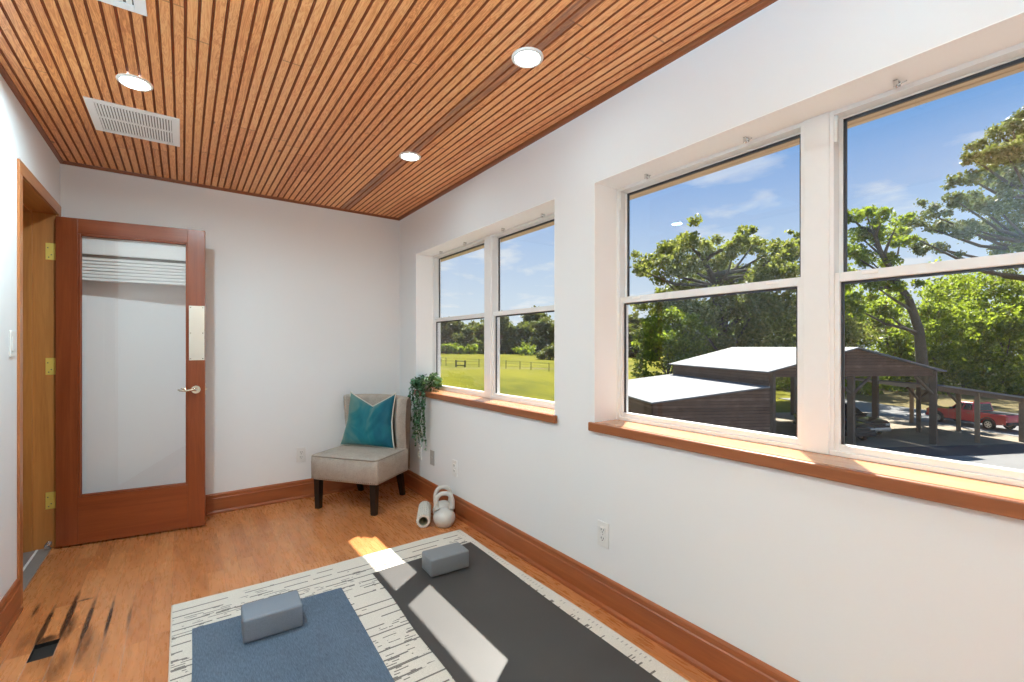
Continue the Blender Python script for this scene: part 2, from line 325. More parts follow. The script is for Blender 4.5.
    M['soffit'] = wood('natural wood soffit', (0.36, 0.23, 0.13), (0.55, 0.38, 0.23), 'Y', 0.6)
    M['soffit_dark'] = plain('soffit slot', (0.16, 0.10, 0.055), 0.8)
    M['brick'] = plain('outer wall stucco', (0.45, 0.43, 0.40), 0.9)
    M['red'] = plain('red car paint', (0.50, 0.010, 0.020), 0.25, 0.0, 0.6, var=0.03, Coat_Weight=0.7, Coat_Roughness=0.05)
    M['black_paint'] = plain('black car paint', (0.012, 0.014, 0.018), 0.2, 0.0, 0.6, var=0.03, Coat_Weight=0.5)
    M['car_glass'] = plain('tinted car glass', (0.012, 0.014, 0.016), 0.05, 0.0, 0.7, var=0.0)
    M['rubber'] = plain('tyre rubber', (0.012, 0.012, 0.012), 0.8)
    M['alloy'] = plain('alloy wheel', (0.55, 0.55, 0.55), 0.3, 0.8)
    M['black_trim'] = plain('black plastic trim', (0.015, 0.015, 0.015), 0.6)
    M['tail'] = plain('red lamp lens', (0.35, 0.01, 0.01), 0.2)
    M['lens'] = plain('clear lamp lens', (0.6, 0.6, 0.58), 0.1, 0.3)

# ------------------------------------------------------------------ mesh helpers
def box(bm, lo, hi, bev=0.0, seg=2, mi=0):
    r = bmesh.ops.create_cube(bm, size=1.0)
    vs = r['verts']
    c = [(a + b) / 2 for a, b in zip(lo, hi)]; s = [abs(b - a) for a, b in zip(lo, hi)]
    for v in vs: v.co = Vector((c[0] + v.co.x * s[0], c[1] + v.co.y * s[1], c[2] + v.co.z * s[2]))
    fs = {f for v in vs for f in v.link_faces}
    if bev > 0:
        es = list({e for v in vs for e in v.link_edges})
        rr = bmesh.ops.bevel(bm, geom=es, offset=bev, segments=seg, profile=0.5, affect='EDGES')
        fs = set(rr['faces']) | {f for f in fs if f.is_valid}
    for f in fs:
        if f.is_valid: f.material_index = mi
    return fs
def prism(bm, pts, d0, d1, axis='Y'):
    """polygon pts (2D) extruded from d0 to d1 along axis"""
    def P(p, d):
        return {'Y': (p[0], d, p[1]), 'X': (d, p[0], p[1]), 'Z': (p[0], p[1], d)}[axis]
    a = [bm.verts.new(P(p, d0)) for p in pts]; b = [bm.verts.new(P(p, d1)) for p in pts]
    bm.faces.new(a); bm.faces.new(b[::-1])
    n = len(pts)
    for i in range(n): bm.faces.new((a[i], b[i], b[(i + 1) % n], a[(i + 1) % n]))
def tube(bm, pts, radii, seg=8, cap=True, closed=False):
    pts = [Vector(p) for p in pts]; n = len(pts)
    if not isinstance(radii, (list, tuple)): radii = [radii] * n
    rings = []; up = None
    for i, p in enumerate(pts):
        if closed: t = pts[(i + 1) % n] - pts[i - 1]
        else: t = pts[min(i + 1, n - 1)] - pts[max(i - 1, 0)]
        t.normalize()
        if up is None:
            up = Vector((0, 0, 1)) if abs(t.z) < 0.9 else Vector((1, 0, 0))
        s = t.cross(up)
        if s.length < 1e-6: s = t.cross(Vector((0.3, 1, 0.2)))
        s.normalize(); up = s.cross(t).normalized()
        rings.append([bm.verts.new(p + (s * math.cos(a) + up * math.sin(a)) * radii[i]) for a in [2 * PI * k / seg for k in range(seg)]])
    m = n if closed else n - 1
    for i in range(m):
        A, B = rings[i], rings[(i + 1) % n]
        for k in range(seg): bm.faces.new((A[k], A[(k + 1) % seg], B[(k + 1) % seg], B[k]))
    if cap and not closed:
        bm.faces.new(rings[0][::-1]); bm.faces.new(rings[-1])
def lathe(bm, prof, seg=32, c=(0, 0, 0)):
    rings = []
    for r, z in prof:
        if r < 1e-6: rings.append([bm.verts.new((c[0], c[1], c[2] + z))])
        else: rings.append([bm.verts.new((c[0] + r * math.cos(2 * PI * k / seg), c[1] + r * math.sin(2 * PI * k / seg), c[2] + z)) for k in range(seg)])
    for A, B in zip(rings[:-1], rings[1:]):
        for k in range(seg):
            k2 = (k + 1) % seg
            if len(A) == 1 and len(B) == 1: continue
            if len(A) == 1: bm.faces.new((A[0], B[k2], B[k]))
            elif len(B) == 1: bm.faces.new((A[k], A[k2], B[0]))
            else: bm.faces.new((A[k], A[k2], B[k2], B[k]))
def disc(bm, c, r, n, seg=24, h=0.0):
    """a short round plug of height h along axis n ('x','y','z' with sign)"""
    ax = 'xyz'.index(n[-1]); sg = -1 if n[0] == '-' else 1
    def P(a, d):
        q = [0, 0, 0]; q[(ax + 1) % 3] = r * math.cos(a); q[(ax + 2) % 3] = r * math.sin(a); q[ax] = d * sg
        return (c[0] + q[0], c[1] + q[1], c[2] + q[2])
    A = [bm.verts.new(P(2 * PI * k / seg, 0)) for k in range(seg)]; B = [bm.verts.new(P(2 * PI * k / seg, max(h, 1e-4))) for k in range(seg)]
    bm.faces.new(A); bm.faces.new(B[::-1])
    for k in range(seg): bm.faces.new((A[k], B[k], B[(k + 1) % seg], A[(k + 1) % seg]))
def grid(bm, fn, nu, nv, closed_u=False):
    V = [[bm.verts.new(fn(i / (nu if closed_u else nu - 1) if nu > 1 else 0, j / (nv - 1))) for j in range(nv)] for i in range(nu)]
    for i in range(nu if closed_u else nu - 1):
        for j in range(nv - 1):
            i2 = (i + 1) % nu
            bm.faces.new((V[i][j], V[i2][j], V[i2][j + 1], V[i][j + 1]))
    return V
def link(name, bm, mats, parent=None, smooth=False, loc=None, rotz=None, kind=None, auto=False):
    bmesh.ops.recalc_face_normals(bm, faces=bm.faces)
    me = bpy.data.meshes.new(name); bm.to_mesh(me); bm.free()
    for m in (mats if isinstance(mats, (list, tuple)) else [mats]): me.materials.append(MAT[m])
    if smooth:
        for p in me.polygons: p.use_smooth = True
    if auto:
        me.set_sharp_from_angle(angle=R(35))
    o = bpy.data.objects.new(name, me); COL.objects.link(o)
    if parent: o.parent = parent
    if loc: o.location = loc
    if rotz is not None: o.rotation_euler = (0, 0, rotz)
    if kind: o['kind'] = kind
    return o
def B(): return bmesh.new()
def tag(o, label, cat, group=None, kind=None):
    o['label'] = label; o['category'] = cat
    if group: o['group'] = group
    if kind: o['kind'] = kind
    return o
def thing(name, label, cat, loc=(0, 0, 0), rotz=0.0, group=None, kind=None):
    o = bpy.data.objects.new(name, None); COL.objects.link(o)
    o.empty_display_size = 0.1
    o.location = loc; o.rotation_euler = (0, 0, rotz)
    return tag(o, label, cat, group, kind)
def dup(root, loc, rotz, label, group=None):
    r = root.copy(); COL.objects.link(r); r.location = loc; r.rotation_euler = (0, 0, rotz)
    r['label'] = label
    if group: r['group'] = group
    for ch in list(root.children):
        c = ch.copy(); COL.objects.link(c); c.parent = r
        for g in list(ch.children):
            d = g.copy(); COL.objects.link(d); d.parent = c
    return r

build_materials()

# ------------------------------------------------------------------ room dimensions
XR, XL, YB, YF, ZC = 1.649, -0.64, 4.10, -2.3, 2.45
XO = 1.886                                 # outer face of the window wall
W1 = (-0.235, 1.598); W2 = (1.893, 3.725); WZ = (0.835, 2.06)

# floor with the missing board piece
def build_floor():
    bm = B(); x0, x1, y0, y1 = -0.502, -0.4265, 2.592, 2.728
    xs = [-0.665, x0, x1, XR + 0.05]; ys = [YF - 0.05, y0, y1, YB + 0.05]
    for i in range(3):
        for j in range(3):
            if i == 1 and j == 1: continue
            q = [(xs[i], ys[j]), (xs[i + 1], ys[j]), (xs[i + 1], ys[j + 1]), (xs[i], ys[j + 1])]
            bm.faces.new([bm.verts.new((a, b_, 0)) for a, b_ in q])
    d = -0.017
    q = [(x0, y0), (x1, y0), (x1, y1), (x0, y1)]
    f = bm.faces.new([bm.verts.new((a, b_, d)) for a, b_ in q]); f.material_index = 1
    for k in range(4):
        a, b_ = q[k], q[(k + 1) % 4]
        f = bm.faces.new([bm.verts.new((*a, 0)), bm.verts.new((*b_, 0)), bm.verts.new((*b_, d)), bm.verts.new((*a, d))]); f.material_index = 1
    bmesh.ops.remove_doubles(bm, verts=bm.verts, dist=1e-5)
    o = link('floor', bm, ['floor', 'subfloor'], kind='structure')
    tag(o, 'honey brown hardwood plank floor with dark water stains near the doorway', 'floor')
build_floor()

def build_ceiling():
    bm = B(); bw = 0.0405; x0 = 0.171; gw = 0.0052; gd = 0.006
    k0 = int(math.floor((XL - x0) / bw)); k1 = int(math.ceil((XR - x0) / bw))
    prof = []
    for k in range(k0, k1 + 1):
        x = x0 + k * bw
        prof += [(x - gw, ZC, 0), (x - gw * 0.55, ZC + gd, 1), (x, ZC + gd * 0.35, 1), (x + gw * 0.55, ZC + gd, 1), (x + gw, ZC, 1)]
    A = [bm.verts.new((p[0], YF - 0.05, p[1])) for p in prof]; Bv = [bm.verts.new((p[0], YB + 0.02, p[1])) for p in prof]
    for i in range(len(prof) - 1):
        f = bm.faces.new((A[i], A[i + 1], Bv[i + 1], Bv[i])); f.material_index = prof[i + 1][2]
    box(bm, (XL - 0.2, YF - 0.1, ZC + 0.02), (XO, YB + 0.2, ZC + 0.1))
    o = link('ceiling', bm, ['ceiling', 'groove'], kind='structure')
    tag(o, 'orange brown beaded wood board ceiling', 'ceiling')
build_ceiling()

def walls():
    bm = B()
    zt = ZC + 0.02
    ys = [YF - 0.1, W1[0], W1[1], W2[0], W2[1], YB + 0.15]
    for i in range(5):
        if i in (1, 3):
            box(bm, (XR, ys[i], -0.1), (XO, ys[i + 1], WZ[0])); box(bm, (XR, ys[i], WZ[1]), (XO, ys[i + 1], zt))
        else: box(bm, (XR, ys[i], -0.1), (XO, ys[i + 1], zt))
    o = link('wall_right', bm, 'wall', kind='structure'); tag(o, 'white painted wall with the two windows', 'wall')
    # bright painted linings inside the openings
    for n, (a, b_) in enumerate((W1, W2)):
        bm = B(); t = 0.003
        box(bm, (XR - 0.0015, a, WZ[1] - t), (1.815, b_, WZ[1])); box(bm, (XR - 0.0015, a, WZ[0]), (1.815, a + t, WZ[1])); box(bm, (XR - 0.0015, b_ - t, WZ[0]), (1.815, b_, WZ[1]))
        o = link('trim_%d' % (n + 1), bm, 'white_paint', kind='structure')
        tag(o, 'bright white lining around the %s window opening' % ('near' if n == 0 else 'far'), 'trim')
    bm = B(); box(bm, (XL - 0.2, YB, -0.1), (XR + 0.0, YB + 0.15, zt))
    tag(link('wall_back', bm, 'wall', kind='structure'), 'white wall behind the chair and the open door', 'wall')
    bm = B(); box(bm, (XL - 0.2, YF - 0.15, -0.1), (XR + 0.0, YF, zt))
    tag(link('wall_front', bm, 'wall', kind='structure'), 'white end wall behind the viewer', 'wall')
    bm = B(); dy0, dy1, dz = 3.187, 4.003, 2.098
    box(bm, (-0.78, YF, -0.1), (XL, dy0, zt)); box(bm, (-0.78, dy1, -0.1), (XL, YB, zt)); box(bm, (-0.78, dy0, dz), (XL, dy1, zt))
    tag(link('wall_left', bm, 'wall', kind='structure'), 'white wall on the left with the wood doorway', 'wall')
    # hall beyond the doorway
    bm = B(); box(bm, (-2.3, 2.2, -0.1), (-2.2, 5.0, zt)); box(bm, (-2.3, 2.1, -0.1), (-0.78, 2.2, zt)); box(bm, (-2.3, 5.0, -0.1), (-0.78, 5.1, zt)); box(bm, (-2.3, 2.1, zt), (-0.78, 5.1, zt + 0.1)); box(bm, (-0.84, 4.12, -0.1), (-0.78, 5.0, zt))
    tag(link('wall_hall', bm, 'wall', kind='structure'), 'white hall walls beyond the doorway', 'wall')
    bm = B(); box(bm, (-2.2, 2.2, -0.05), (-0.715, 5.0, -0.002))
    tag(link('floor_hall', bm, 'hall_floor', kind='structure'), 'grey hall floor beyond the doorway', 'floor')
walls()

def baseboard_profile(h=0.15):
    return [(0, 0), (0.024, 0), (0.024, 0.012), (0.019, 0.020), (0.016, 0.024), (0.016, h - 0.036), (0.012, h - 0.031), (0.012, h - 0.010), (0.008, h - 0.003), (0.003, h), (0, h)]
def trims():
    P = baseboard_profile()
    bm = B(); prism(bm, [(XR - d, z) for d, z in P], YF, YB, 'Y')
    tag(link('baseboard_right', bm, 'trim_y', kind='structure'), 'reddish brown wood baseboard under the windows', 'baseboard')
    bm = B(); prism(bm, [(YB - d, z) for d, z in P], XL, XR, 'X')
    tag(link('baseboard_back', bm, 'trim_x', kind='structure'), 'reddish brown wood baseboard along the back wall', 'baseboard')
    bm = B(); prism(bm, [(XL + d, z) for d, z in P], YF, 3.135, 'Y')
    tag(link('baseboard_left', bm, 'trim_y', kind='structure'), 'reddish brown wood baseboard left of the doorway', 'baseboard')
    bm = B(); prism(bm, [(YF + d, z) for d, z in P], XL, XR, 'X')
    tag(link('baseboard_front', bm, 'trim_x', kind='structure'), 'reddish brown baseboard behind the viewer', 'baseboard')
    C = [(0, 0), (0.018, 0), (0.016, -0.008), (0.008, -0.016), (0, -0.018)]
    bm = B(); prism(bm, [(XR - d, ZC + z) for d, z in C], YF, YB, 'Y')
    prism(bm, [(XL + d, ZC + z) for d, z in C], YF, YB, 'Y')
    prism(bm, [(YB - d, ZC + z) for d, z in C], XL, XR, 'X')
    tag(link('trim_3', bm, 'crown', kind='structure'), 'narrow brown moulding around the ceiling edge', 'trim')
    # doorway: jamb, stops, casing, threshold
    y0, y1, zt = 3.205, 3.985, 2.080
    bm = B()
    box(bm, (-0.80, y0 - 0.017, 0), (XL, y0, zt)); box(bm, (-0.80, y1, 0), (XL, y1 + 0.017, zt))
    box(bm, (-0.80, y0, 0), (-0.695, y0 + 0.011, zt - 0.011)); box(bm, (-0.80, y1 - 0.011, 0), (-0.745, y1, zt - 0.011))
    j = link('trim_4', bm, 'pine_z', kind='structure'); tag(j, 'golden pine door jamb holding the brass hinges', 'trim')
    bm = B(); box(bm, (-0.80, y0 - 0.017, zt), (XL, y1 + 0.017, zt + 0.017)); box(bm, (-0.80, y0, zt - 0.011), (-0.745, y1, zt))
    link('head_jamb', bm, 'pine_y', j)
    bm = B()
    cx = XL + 0.010
    box(bm, (XL, 3.145, 0), (cx, 3.200, 2.085), 0.002); box(bm, (XL, 3.992, 0), (cx, 4.07, 2.085), 0.002)
    c = link('trim_5', bm, 'casing_z', kind='structure'); tag(c, 'brown wood casing around the left doorway', 'trim')
    bm = B(); box(bm, (XL, 3.145, 2.085), (cx, 4.07, 2.148), 0.002)
    link('head_casing', bm, 'casing_y', c)
    bm = B(); box(bm, (-0.80, y0, -0.004), (-0.66, y1, 0.006), 0.003)
    t = link('trim_6', bm, 'threshold', kind='structure'); tag(t, 'grey metal threshold across the doorway', 'trim')
    bm = B(); box(bm, (-0.728, y0 + 0.012, 0.006), (-0.716, y1 - 0.012, 0.0105), 0.002)
    link('weather_strip', bm, 'vinyl', t)
trims()

# ------------------------------------------------------------------ windows
def window(idx, y0, y1, label):
    root = thing('window_%d' % idx, label, 'window', (1.81, (y0 + y1) / 2, WZ[0]), 0, kind='structure')
    ox, oy, oz = root.location
    def put(name, bm, mat, parent=root, **k):
        bmesh.ops.translate(bm, verts=bm.verts, vec=(-ox, -oy, -oz))
        return link(name, bm, mat, parent, **k)
    zb, zt = 0.880, WZ[1]
    yc = (y0 + y1) / 2
    # sill board, its top coloured pale as if in sun, with rounded nosing
    bm = B()
    box(bm, (XR - 0.001, y0 + 0.0005, WZ[0] + 0.001), (1.83, y1 - 0.0005, zb), 0)
    sl = put('window_sill', bm, 'sill')
    bm = B(); box(bm, (1.626, y0 - 0.024, WZ[0] + 0.001), (XR - 0.001, y1 + 0.024, zb), 0.006, 3)
    put('sill_nosing', bm, 'nosing', sl)
    # main vinyl frame and mullion cover
    bm = B(); xf, xb = 1.806, 1.874
    box(bm, (xf, y0 + 0.003, zb), (xb, y0 + 0.022, zt - 0.003)); box(bm, (xf, y1 - 0.022, zb), (xb, y1 - 0.003, zt - 0.003))
    box(bm, (xf, y0 + 0.022, zt - 0.018), (xb, y1 - 0.022, zt - 0.003)); box(bm, (xf - 0.004, y0 + 0.022, zb), (xb, y1 - 0.022, zb + 0.016), 0.002)
    box(bm, (xf - 0.008, yc - 0.040, zb), (xb, yc + 0.040, zt - 0.003), 0.003)
    box(bm, (xf - 0.002, yc - 0.052, zb), (xb, yc + 0.052, zt - 0.003), 0.002)
    put('window_frame', bm, 'vinyl')
    for s, (a, b_) in enumerate(((yc + 0.052, y1 - 0.022), (y0 + 0.022, yc - 0.052))):
        def ring(x0, x1, ya, yb, za, zb_, st, top, bot):
            bm = B()
            box(bm, (x0, ya, za), (x1, ya + st, zb_), 0.002); box(bm, (x0, yb - st, za), (x1, yb, zb_), 0.002)
            box(bm, (x0 + 0.0006, ya + st, za), (x1 - 0.0006, yb - st, za + bot), 0.002); box(bm, (x0 + 0.0006, ya + st, zb_ - top), (x1 - 0.0006, yb - st, zb_), 0.002)
            return bm
        us = put('upper_sash', ring(1.848, 1.870, a, b_, 1.480, zt - 0.018, 0.012, 0.006, 0.028), 'vinyl')
        def gasket(x, ya, yb, za, zb_, w=0.006):
            bm = B()
            box(bm, (x, ya, za), (x + 0.006, ya + w, zb_)); box(bm, (x, yb - w, za), (x + 0.006, yb, zb_)); box(bm, (x, ya, zb_ - w), (x + 0.006, yb, zb_))
            return bm
        put('gasket', gasket(1.852, a + 0.012, b_ - 0.012, 1.506, zt - 0.024, 0.010), 'gasket', us)
        bm = B(); box(bm, (1.860, a + 0.010, 1.50), (1.864, b_ - 0.010, zt - 0.022)); put('glass_pane', bm, 'glass', us)
        ls = put('lower_sash', ring(1.812, 1.842, a, b_, zb + 0.016, 1.503, 0.014, 0.031, 0.022), 'vinyl')
        put('gasket', gasket(1.826, a + 0.014, b_ - 0.014, zb + 0.038, 1.472, 0.009), 'gasket', ls)
        bm = B(); box(bm, (1.834, a + 0.012, zb + 0.034), (1.838, b_ - 0.012, 1.474)); put('glass_pane', bm, 'glass_dirty', ls)
        for yy in (a + 0.10, b_ - 0.10):
            bm = B(); box(bm, (1.8095, yy - 0.022, 1.488), (1.8125, yy + 0.022, 1.497), 0.001); put('tilt_latch', bm, 'vent_white', ls)
        # balance shoe cover in the jamb track
        bm = B(); box(bm, (1.809, b_ - 0.006 if s == 0 else b_ - 0.008, 1.95), (1.822, b_ + 0.004, zt - 0.02), 0.001); put('track_cover', bm, 'vinyl')
    return root
window(1, W1[0], W1[1], 'near large white double hung window with view of the barn roof and truck')
window(2, W2[0], W2[1], 'far white double hung window with view of the green field')

# blind brackets under the opening heads
def bracket(y, x, label):
    root = thing('blind_bracket', label, 'bracket', (x, y, WZ[1] - 0.003), 0, 'chrome blind brackets left above the windows')
    bm = B(); box(bm, (-0.012, -0.006, -0.002), (0.014, 0.006, 0.0), 0.0005); box(bm, (-0.012, -0.006, -0.020), (-0.010, 0.006, 0)); box(bm, (0.012, -0.006, -0.014), (0.014, 0.006, 0))
    link('clip', bm, 'chrome', root)
    bm = B(); tube(bm, [(-0.011, -0.002, -0.018), (-0.020, -0.010, -0.022), (-0.018, -0.020, -0.018), (-0.006, -0.024, -0.012)], 0.0024, 6); tube(bm, [(0.0, 0, -0.002), (0.002, 0.002, -0.020)], 0.003, 6)
    link('hook', bm, 'chrome', root, smooth=True)
for y, x, lb in ((0.448, 1.76, 'chrome blind bracket above the right pane of the near window'), (0.909, 1.765, 'chrome blind bracket above left pane of near window, beside the mullion'),
                 (1.374, 1.766, 'chrome blind bracket above left pane of near window, at its left corner'), (2.15, 1.775, 'small blind bracket above the far window at its right end'),
                 (2.57, 1.772, 'small blind bracket above far window just right of its mullion'), (3.084, 1.77, 'small blind bracket above far window just left of its mullion'),
                 (3.491, 1.77, 'small blind bracket above the far window at its left end over the plant')):
    bracket(y, x, lb)

# ------------------------------------------------------------------ door leaf
def door():
    root = thing('door_1', 'open mahogany framed glass door folded back against the back wall', 'door', (-0.636, 3.940, 0.012), math.atan2(-0.1373, 0.9905), kind='structure')
    L, H, T = 0.770, 2.046, 0.036
    g0, g1, z0, z1 = 0.104, 0.671, 0.293, 1.952
    bm = B(); box(bm, (0, 0, 0), (g0, T, H), 0.002); link('hinge_stile', bm, 'door_z', root)
    bm = B(); box(bm, (g1, 0, 0), (L, T, H), 0.002); link('lock_stile', bm, 'door_z', root)
    bm = B(); box(bm, (g0, 0.0006, 0), (g1, T - 0.0006, z0), 0.0015); link('bottom_rail', bm, 'door_x', root)
    bm = B(); box(bm, (g0, 0.0006, z1), (g1, T - 0.0006, H), 0.0015); link('top_rail', bm, 'door_x', root)
    bm = B(); w = 0.012
    for y in (0.003, T - 0.012):
        box(bm, (g0, y, z0), (g0 + w, y + 0.009, z1), 0.003); box(bm, (g1 - w, y, z0), (g1, y + 0.009, z1), 0.003); box(bm, (g0 + w, y, z0), (g1 - w, y + 0.009, z0 + w), 0.003); box(bm, (g0 + w, y, z1 - w), (g1 - w, y + 0.009, z1), 0.003)
    link('glazing_bead', bm, 'door_z', root)
    bm = B(); box(bm, (g0, T / 2 - 0.003, z0), (g1, T / 2 + 0.003, z1)); link('glass_pane', bm, 'door_glass', root)
    # hardware
    bm = B(); box(bm, (0.678, -0.0022, 1.146), (0.768, 0, 1.522), 0.0008)
    pp = link('push_plate', bm, 'plate', root)
    pp['label'] = 'tall mirror polished metal plate'
    bm = B()
    for x in (0.688, 0.758):
        for z in (1.158, 1.334, 1.510): disc(bm, (x, -0.0022, z), 0.0035, '-y', 10, 0.0012)
    link('screw', bm, 'screw', pp)
    def lever(sy, y0):
        bm = B(); disc(bm, (0.719, y0, 0.945), 0.027, '-y' if sy < 0 else 'y', 24, 0.008); disc(bm, (0.719, y0 + sy * 0.008, 0.945), 0.020, '-y' if sy < 0 else 'y', 24, 0.006); disc(bm, (0.719, y0 + sy * 0.012, 0.945), 0.009, '-y' if sy < 0 else 'y', 16, 0.030)
        h = link('door_handle', bm, 'nickel', root)
        bm = B(); yy = y0 + sy * 0.040
        tube(bm, [(0.726, yy, 0.946), (0.708, yy, 0.948), (0.685, yy, 0.944), (0.660, yy, 0.940), (0.635, yy, 0.944), (0.622, yy - sy * 0.004, 0.950)], [0.010, 0.0095, 0.0075, 0.006, 0.006, 0.005], 10)
        link('lever', bm, 'nickel', h, smooth=True)
    lever(-1, 0.0); lever(1, T)
    bm = B(); box(bm, (L - 0.0005, 0.006, 0.905), (L + 0.0012, 0.030, 0.985), 0.0004); box(bm, (L, 0.012, 0.935), (L + 0.009, 0.024, 0.955), 0.002); link('latch', bm, 'nickel', root)
    # raised mini blind on the far face
    bm = B(); box(bm, (g0 - 0.012, T + 0.001, 1.832), (g1 + 0.012, T + 0.030, 1.965), 0.003); bl = link('blind', bm, 'blind', root)
    bl['label'] = 'raised white slatted blind'
    for k in range(7):
        z = 1.664 + k * 0.0215
        bm = B(); box(bm, (g0 - 0.008, T + 0.003, z), (g1 + 0.008, T + 0.029, z + 0.0175), 0.005); link('slat_bundle', bm, 'blind', bl)
    bm = B(); box(bm, (g0 - 0.008, T + 0.014, 1.816), (g1 + 0.008, T + 0.020, 1.834)); link('cord_gap', bm, 'vent_dark', bl)
    # hinges: leaves lie on the jamb, knuckle on the door edge
    for z in (1.843, 1.130, 0.297):
        h = thing('hinge', '', 'hinge', (-0.6355, 3.9985, z)); del h['label']; del h['category']
        bm = B(); box(bm, (-0.052, -0.0155, -0.052), (-0.006, -0.0136, 0.052), 0.0005); link('leaf', bm, 'brass', h)
        bm = B(); tube(bm, [(0.0, -0.0165, -0.054), (0.0, -0.0165, 0.054)], 0.0060, 10); link('knuckle', bm, 'brass', h, smooth=True)
        bm = B()
        for dx, dz in ((-0.034, 0.022), (-0.018, -0.020), (-0.030, -0.036)): disc(bm, (dx - 0.008, -0.0155, dz), 0.0036, '-y', 10, 0.001)
        link('screw', bm, 'screw', h)
        h.parent = root
        h.matrix_parent_inverse = Matrix.Translation(root.location) @ Matrix.Rotation(root.rotation_euler.z, 4, 'Z')
        h.matrix_parent_inverse.invert()
    return root
door()
# spring bumper low on the jamb
bm = B(); pts = []
for k in range(70):
    a = k * 2 * PI / 12; pts.append((0.013 * math.cos(a), -k * 0.0008, 0.030 + 0.013 * math.sin(a)))
tube(bm, pts, 0.0014, 5)
o = link('door_stop', bm, 'chrome', None, True, (-0.668, 3.966, 0.0085)); tag(o, 'small coiled wire door stop on the floor by the lowest hinge', 'door stop')

# ------------------------------------------------------------------ ceiling fixtures
def downlight():
    root = thing('recessed_light', '', 'ceiling light', (0, 0, ZC), 0, 'round recessed ceiling lights')
    bm = B(); lathe(bm, [(0.066, 0.0), (0.066, -0.005), (0.062, -0.009), (0.053, -0.009), (0.050, -0.006), (0.0485, -0.001)], 40); link('trim_ring', bm, 'lamp_trim', root, True)
    bm = B(); lathe(bm, [(0.0, -0.0035), (0.030, -0.003), (0.0485, -0.0015)], 32); link('diffuser', bm, 'lamp', root, True)
    return root
L0 = downlight()
lens_data = {}
for nm in ('lamp_mid', 'lamp_dim'):
    lens_data[nm] = [c for c in L0.children if c.name.startswith('diffuser')][0].data.copy(); lens_data[nm].materials[0] = MAT[nm]
spots = [(-0.175, 2.682, 'lit recessed light beside the white vent on the left of the ceiling'), (1.160, 1.504, 'lit recessed light in dark board, nearest one above the window wall'),
         (1.161, 2.713, 'lit recessed light farther along dark board, toward the chair corner'), (-0.175, 1.5, 'recessed light left of the near window, out of view'),
         (-0.175, 0.3, 'recessed light overhead on the left, out of view'), (1.160, 0.3, 'recessed light overhead on the right, out of view'), (-0.175, -0.9, 'recessed light behind the viewer on the left'), (1.160, -0.9, 'recessed light behind the viewer on the right')]
for i, (x, y, lb) in enumerate(spots):
    if i == 0: L0.location = (x, y, ZC); L0['label'] = lb
    else:
        o = dup(L0, (x, y, ZC), 0, lb)
        nm = 'lamp_mid' if (x < 1 or y < 0) else 'lamp_dim'      # wall-side middle pair is dimmed
        for ch in o.children:
            if ch.name.startswith('diffuser'): ch.data = lens_data[nm]

def fill_uplight(x, y):  # added lamp outside the view, there to brighten the ceiling
    root = thing('fill_uplight', 'added floor uplight out of view by the left wall, brightening the ceiling', 'lamp', (x, y, 0))
    bm = B(); lathe(bm, [(0, 0), (0.13, 0), (0.13, 0.012), (0.115, 0.022), (0.02, 0.03), (0, 0.03)], 32); link('base', bm, 'chrome', root, True)
    bm = B(); tube(bm, [(0, 0, 0.025), (0, 0, 1.62)], 0.012, 12); link('pole', bm, 'chrome', root, True)
    bm = B(); lathe(bm, [(0.012, 1.60), (0.05, 1.615), (0.11, 1.66), (0.155, 1.73), (0.16, 1.735), (0.152, 1.733), (0.105, 1.668), (0.045, 1.627), (0.0, 1.622)], 36); sh = link('lamp_shade', bm, 'chrome', root, True)
    bm = B(); lathe(bm, [(0.0, 1.712), (0.07, 1.711), (0.135, 1.706)], 28); link('bulb', bm, 'uplight', root, True)
fill_uplight(-0.42, 0.22)

def vent(x0, x1, y0, y1, label, rows, n, name='ceiling_vent'):
    root = thing(name, label, 'vent', ((x0 + x1) / 2, (y0 + y1) / 2, ZC), 0)
    hx, hy = (x1 - x0) / 2, (y1 - y0) / 2; b = 0.035
    bm = B(); box(bm, (-hx, -hy, -0.007), (-hx + b, hy, 0), 0.002); box(bm, (hx - b, -hy, -0.007), (hx, hy, 0), 0.002); box(bm, (-hx + b, -hy, -0.0068), (hx - b, -hy + b, 0), 0.001); box(bm, (-hx + b, hy - b, -0.0068), (hx - b, hy, 0), 0.001)
    rl = (2 * hy - 2 * b) / rows
    for k in range(1, rows): box(bm, (-hx + b, -hy + b + k * rl - 0.007, -0.0066), (hx - b, -hy + b + k * rl + 0.007, 0))
    link('frame', bm, 'vent_white', root)
    bm = B(); box(bm, (-hx + b, -hy + b, -0.0012), (hx - b, hy - b, -0.0002)); link('duct_opening', bm, 'vent_dark', root)
    w = 2 * hx - 2 * b
    for r in range(rows):
        for k in range(n):
            xc = -hx + b + (k + 0.5) * w / n
            bm = B(); d = w / n * 0.33
            prism(bm, [(xc - d, -0.0062), (xc + d, -0.0050), (xc + d, -0.0036), (xc - d, -0.0048)], -hy + b + r * rl + 0.006, -hy + b + (r + 1) * rl - 0.006, 'Y')
            link('louver', bm, 'vent_white', root)
vent(-0.387, -0.012, 2.975, 3.38, 'white rectangular ceiling vent with two rows of thin louvers', 2, 25)
vent(-0.47, -0.103, 1.72, 2.115, 'white ceiling vent cut off at the top edge of the picture', 2, 12)

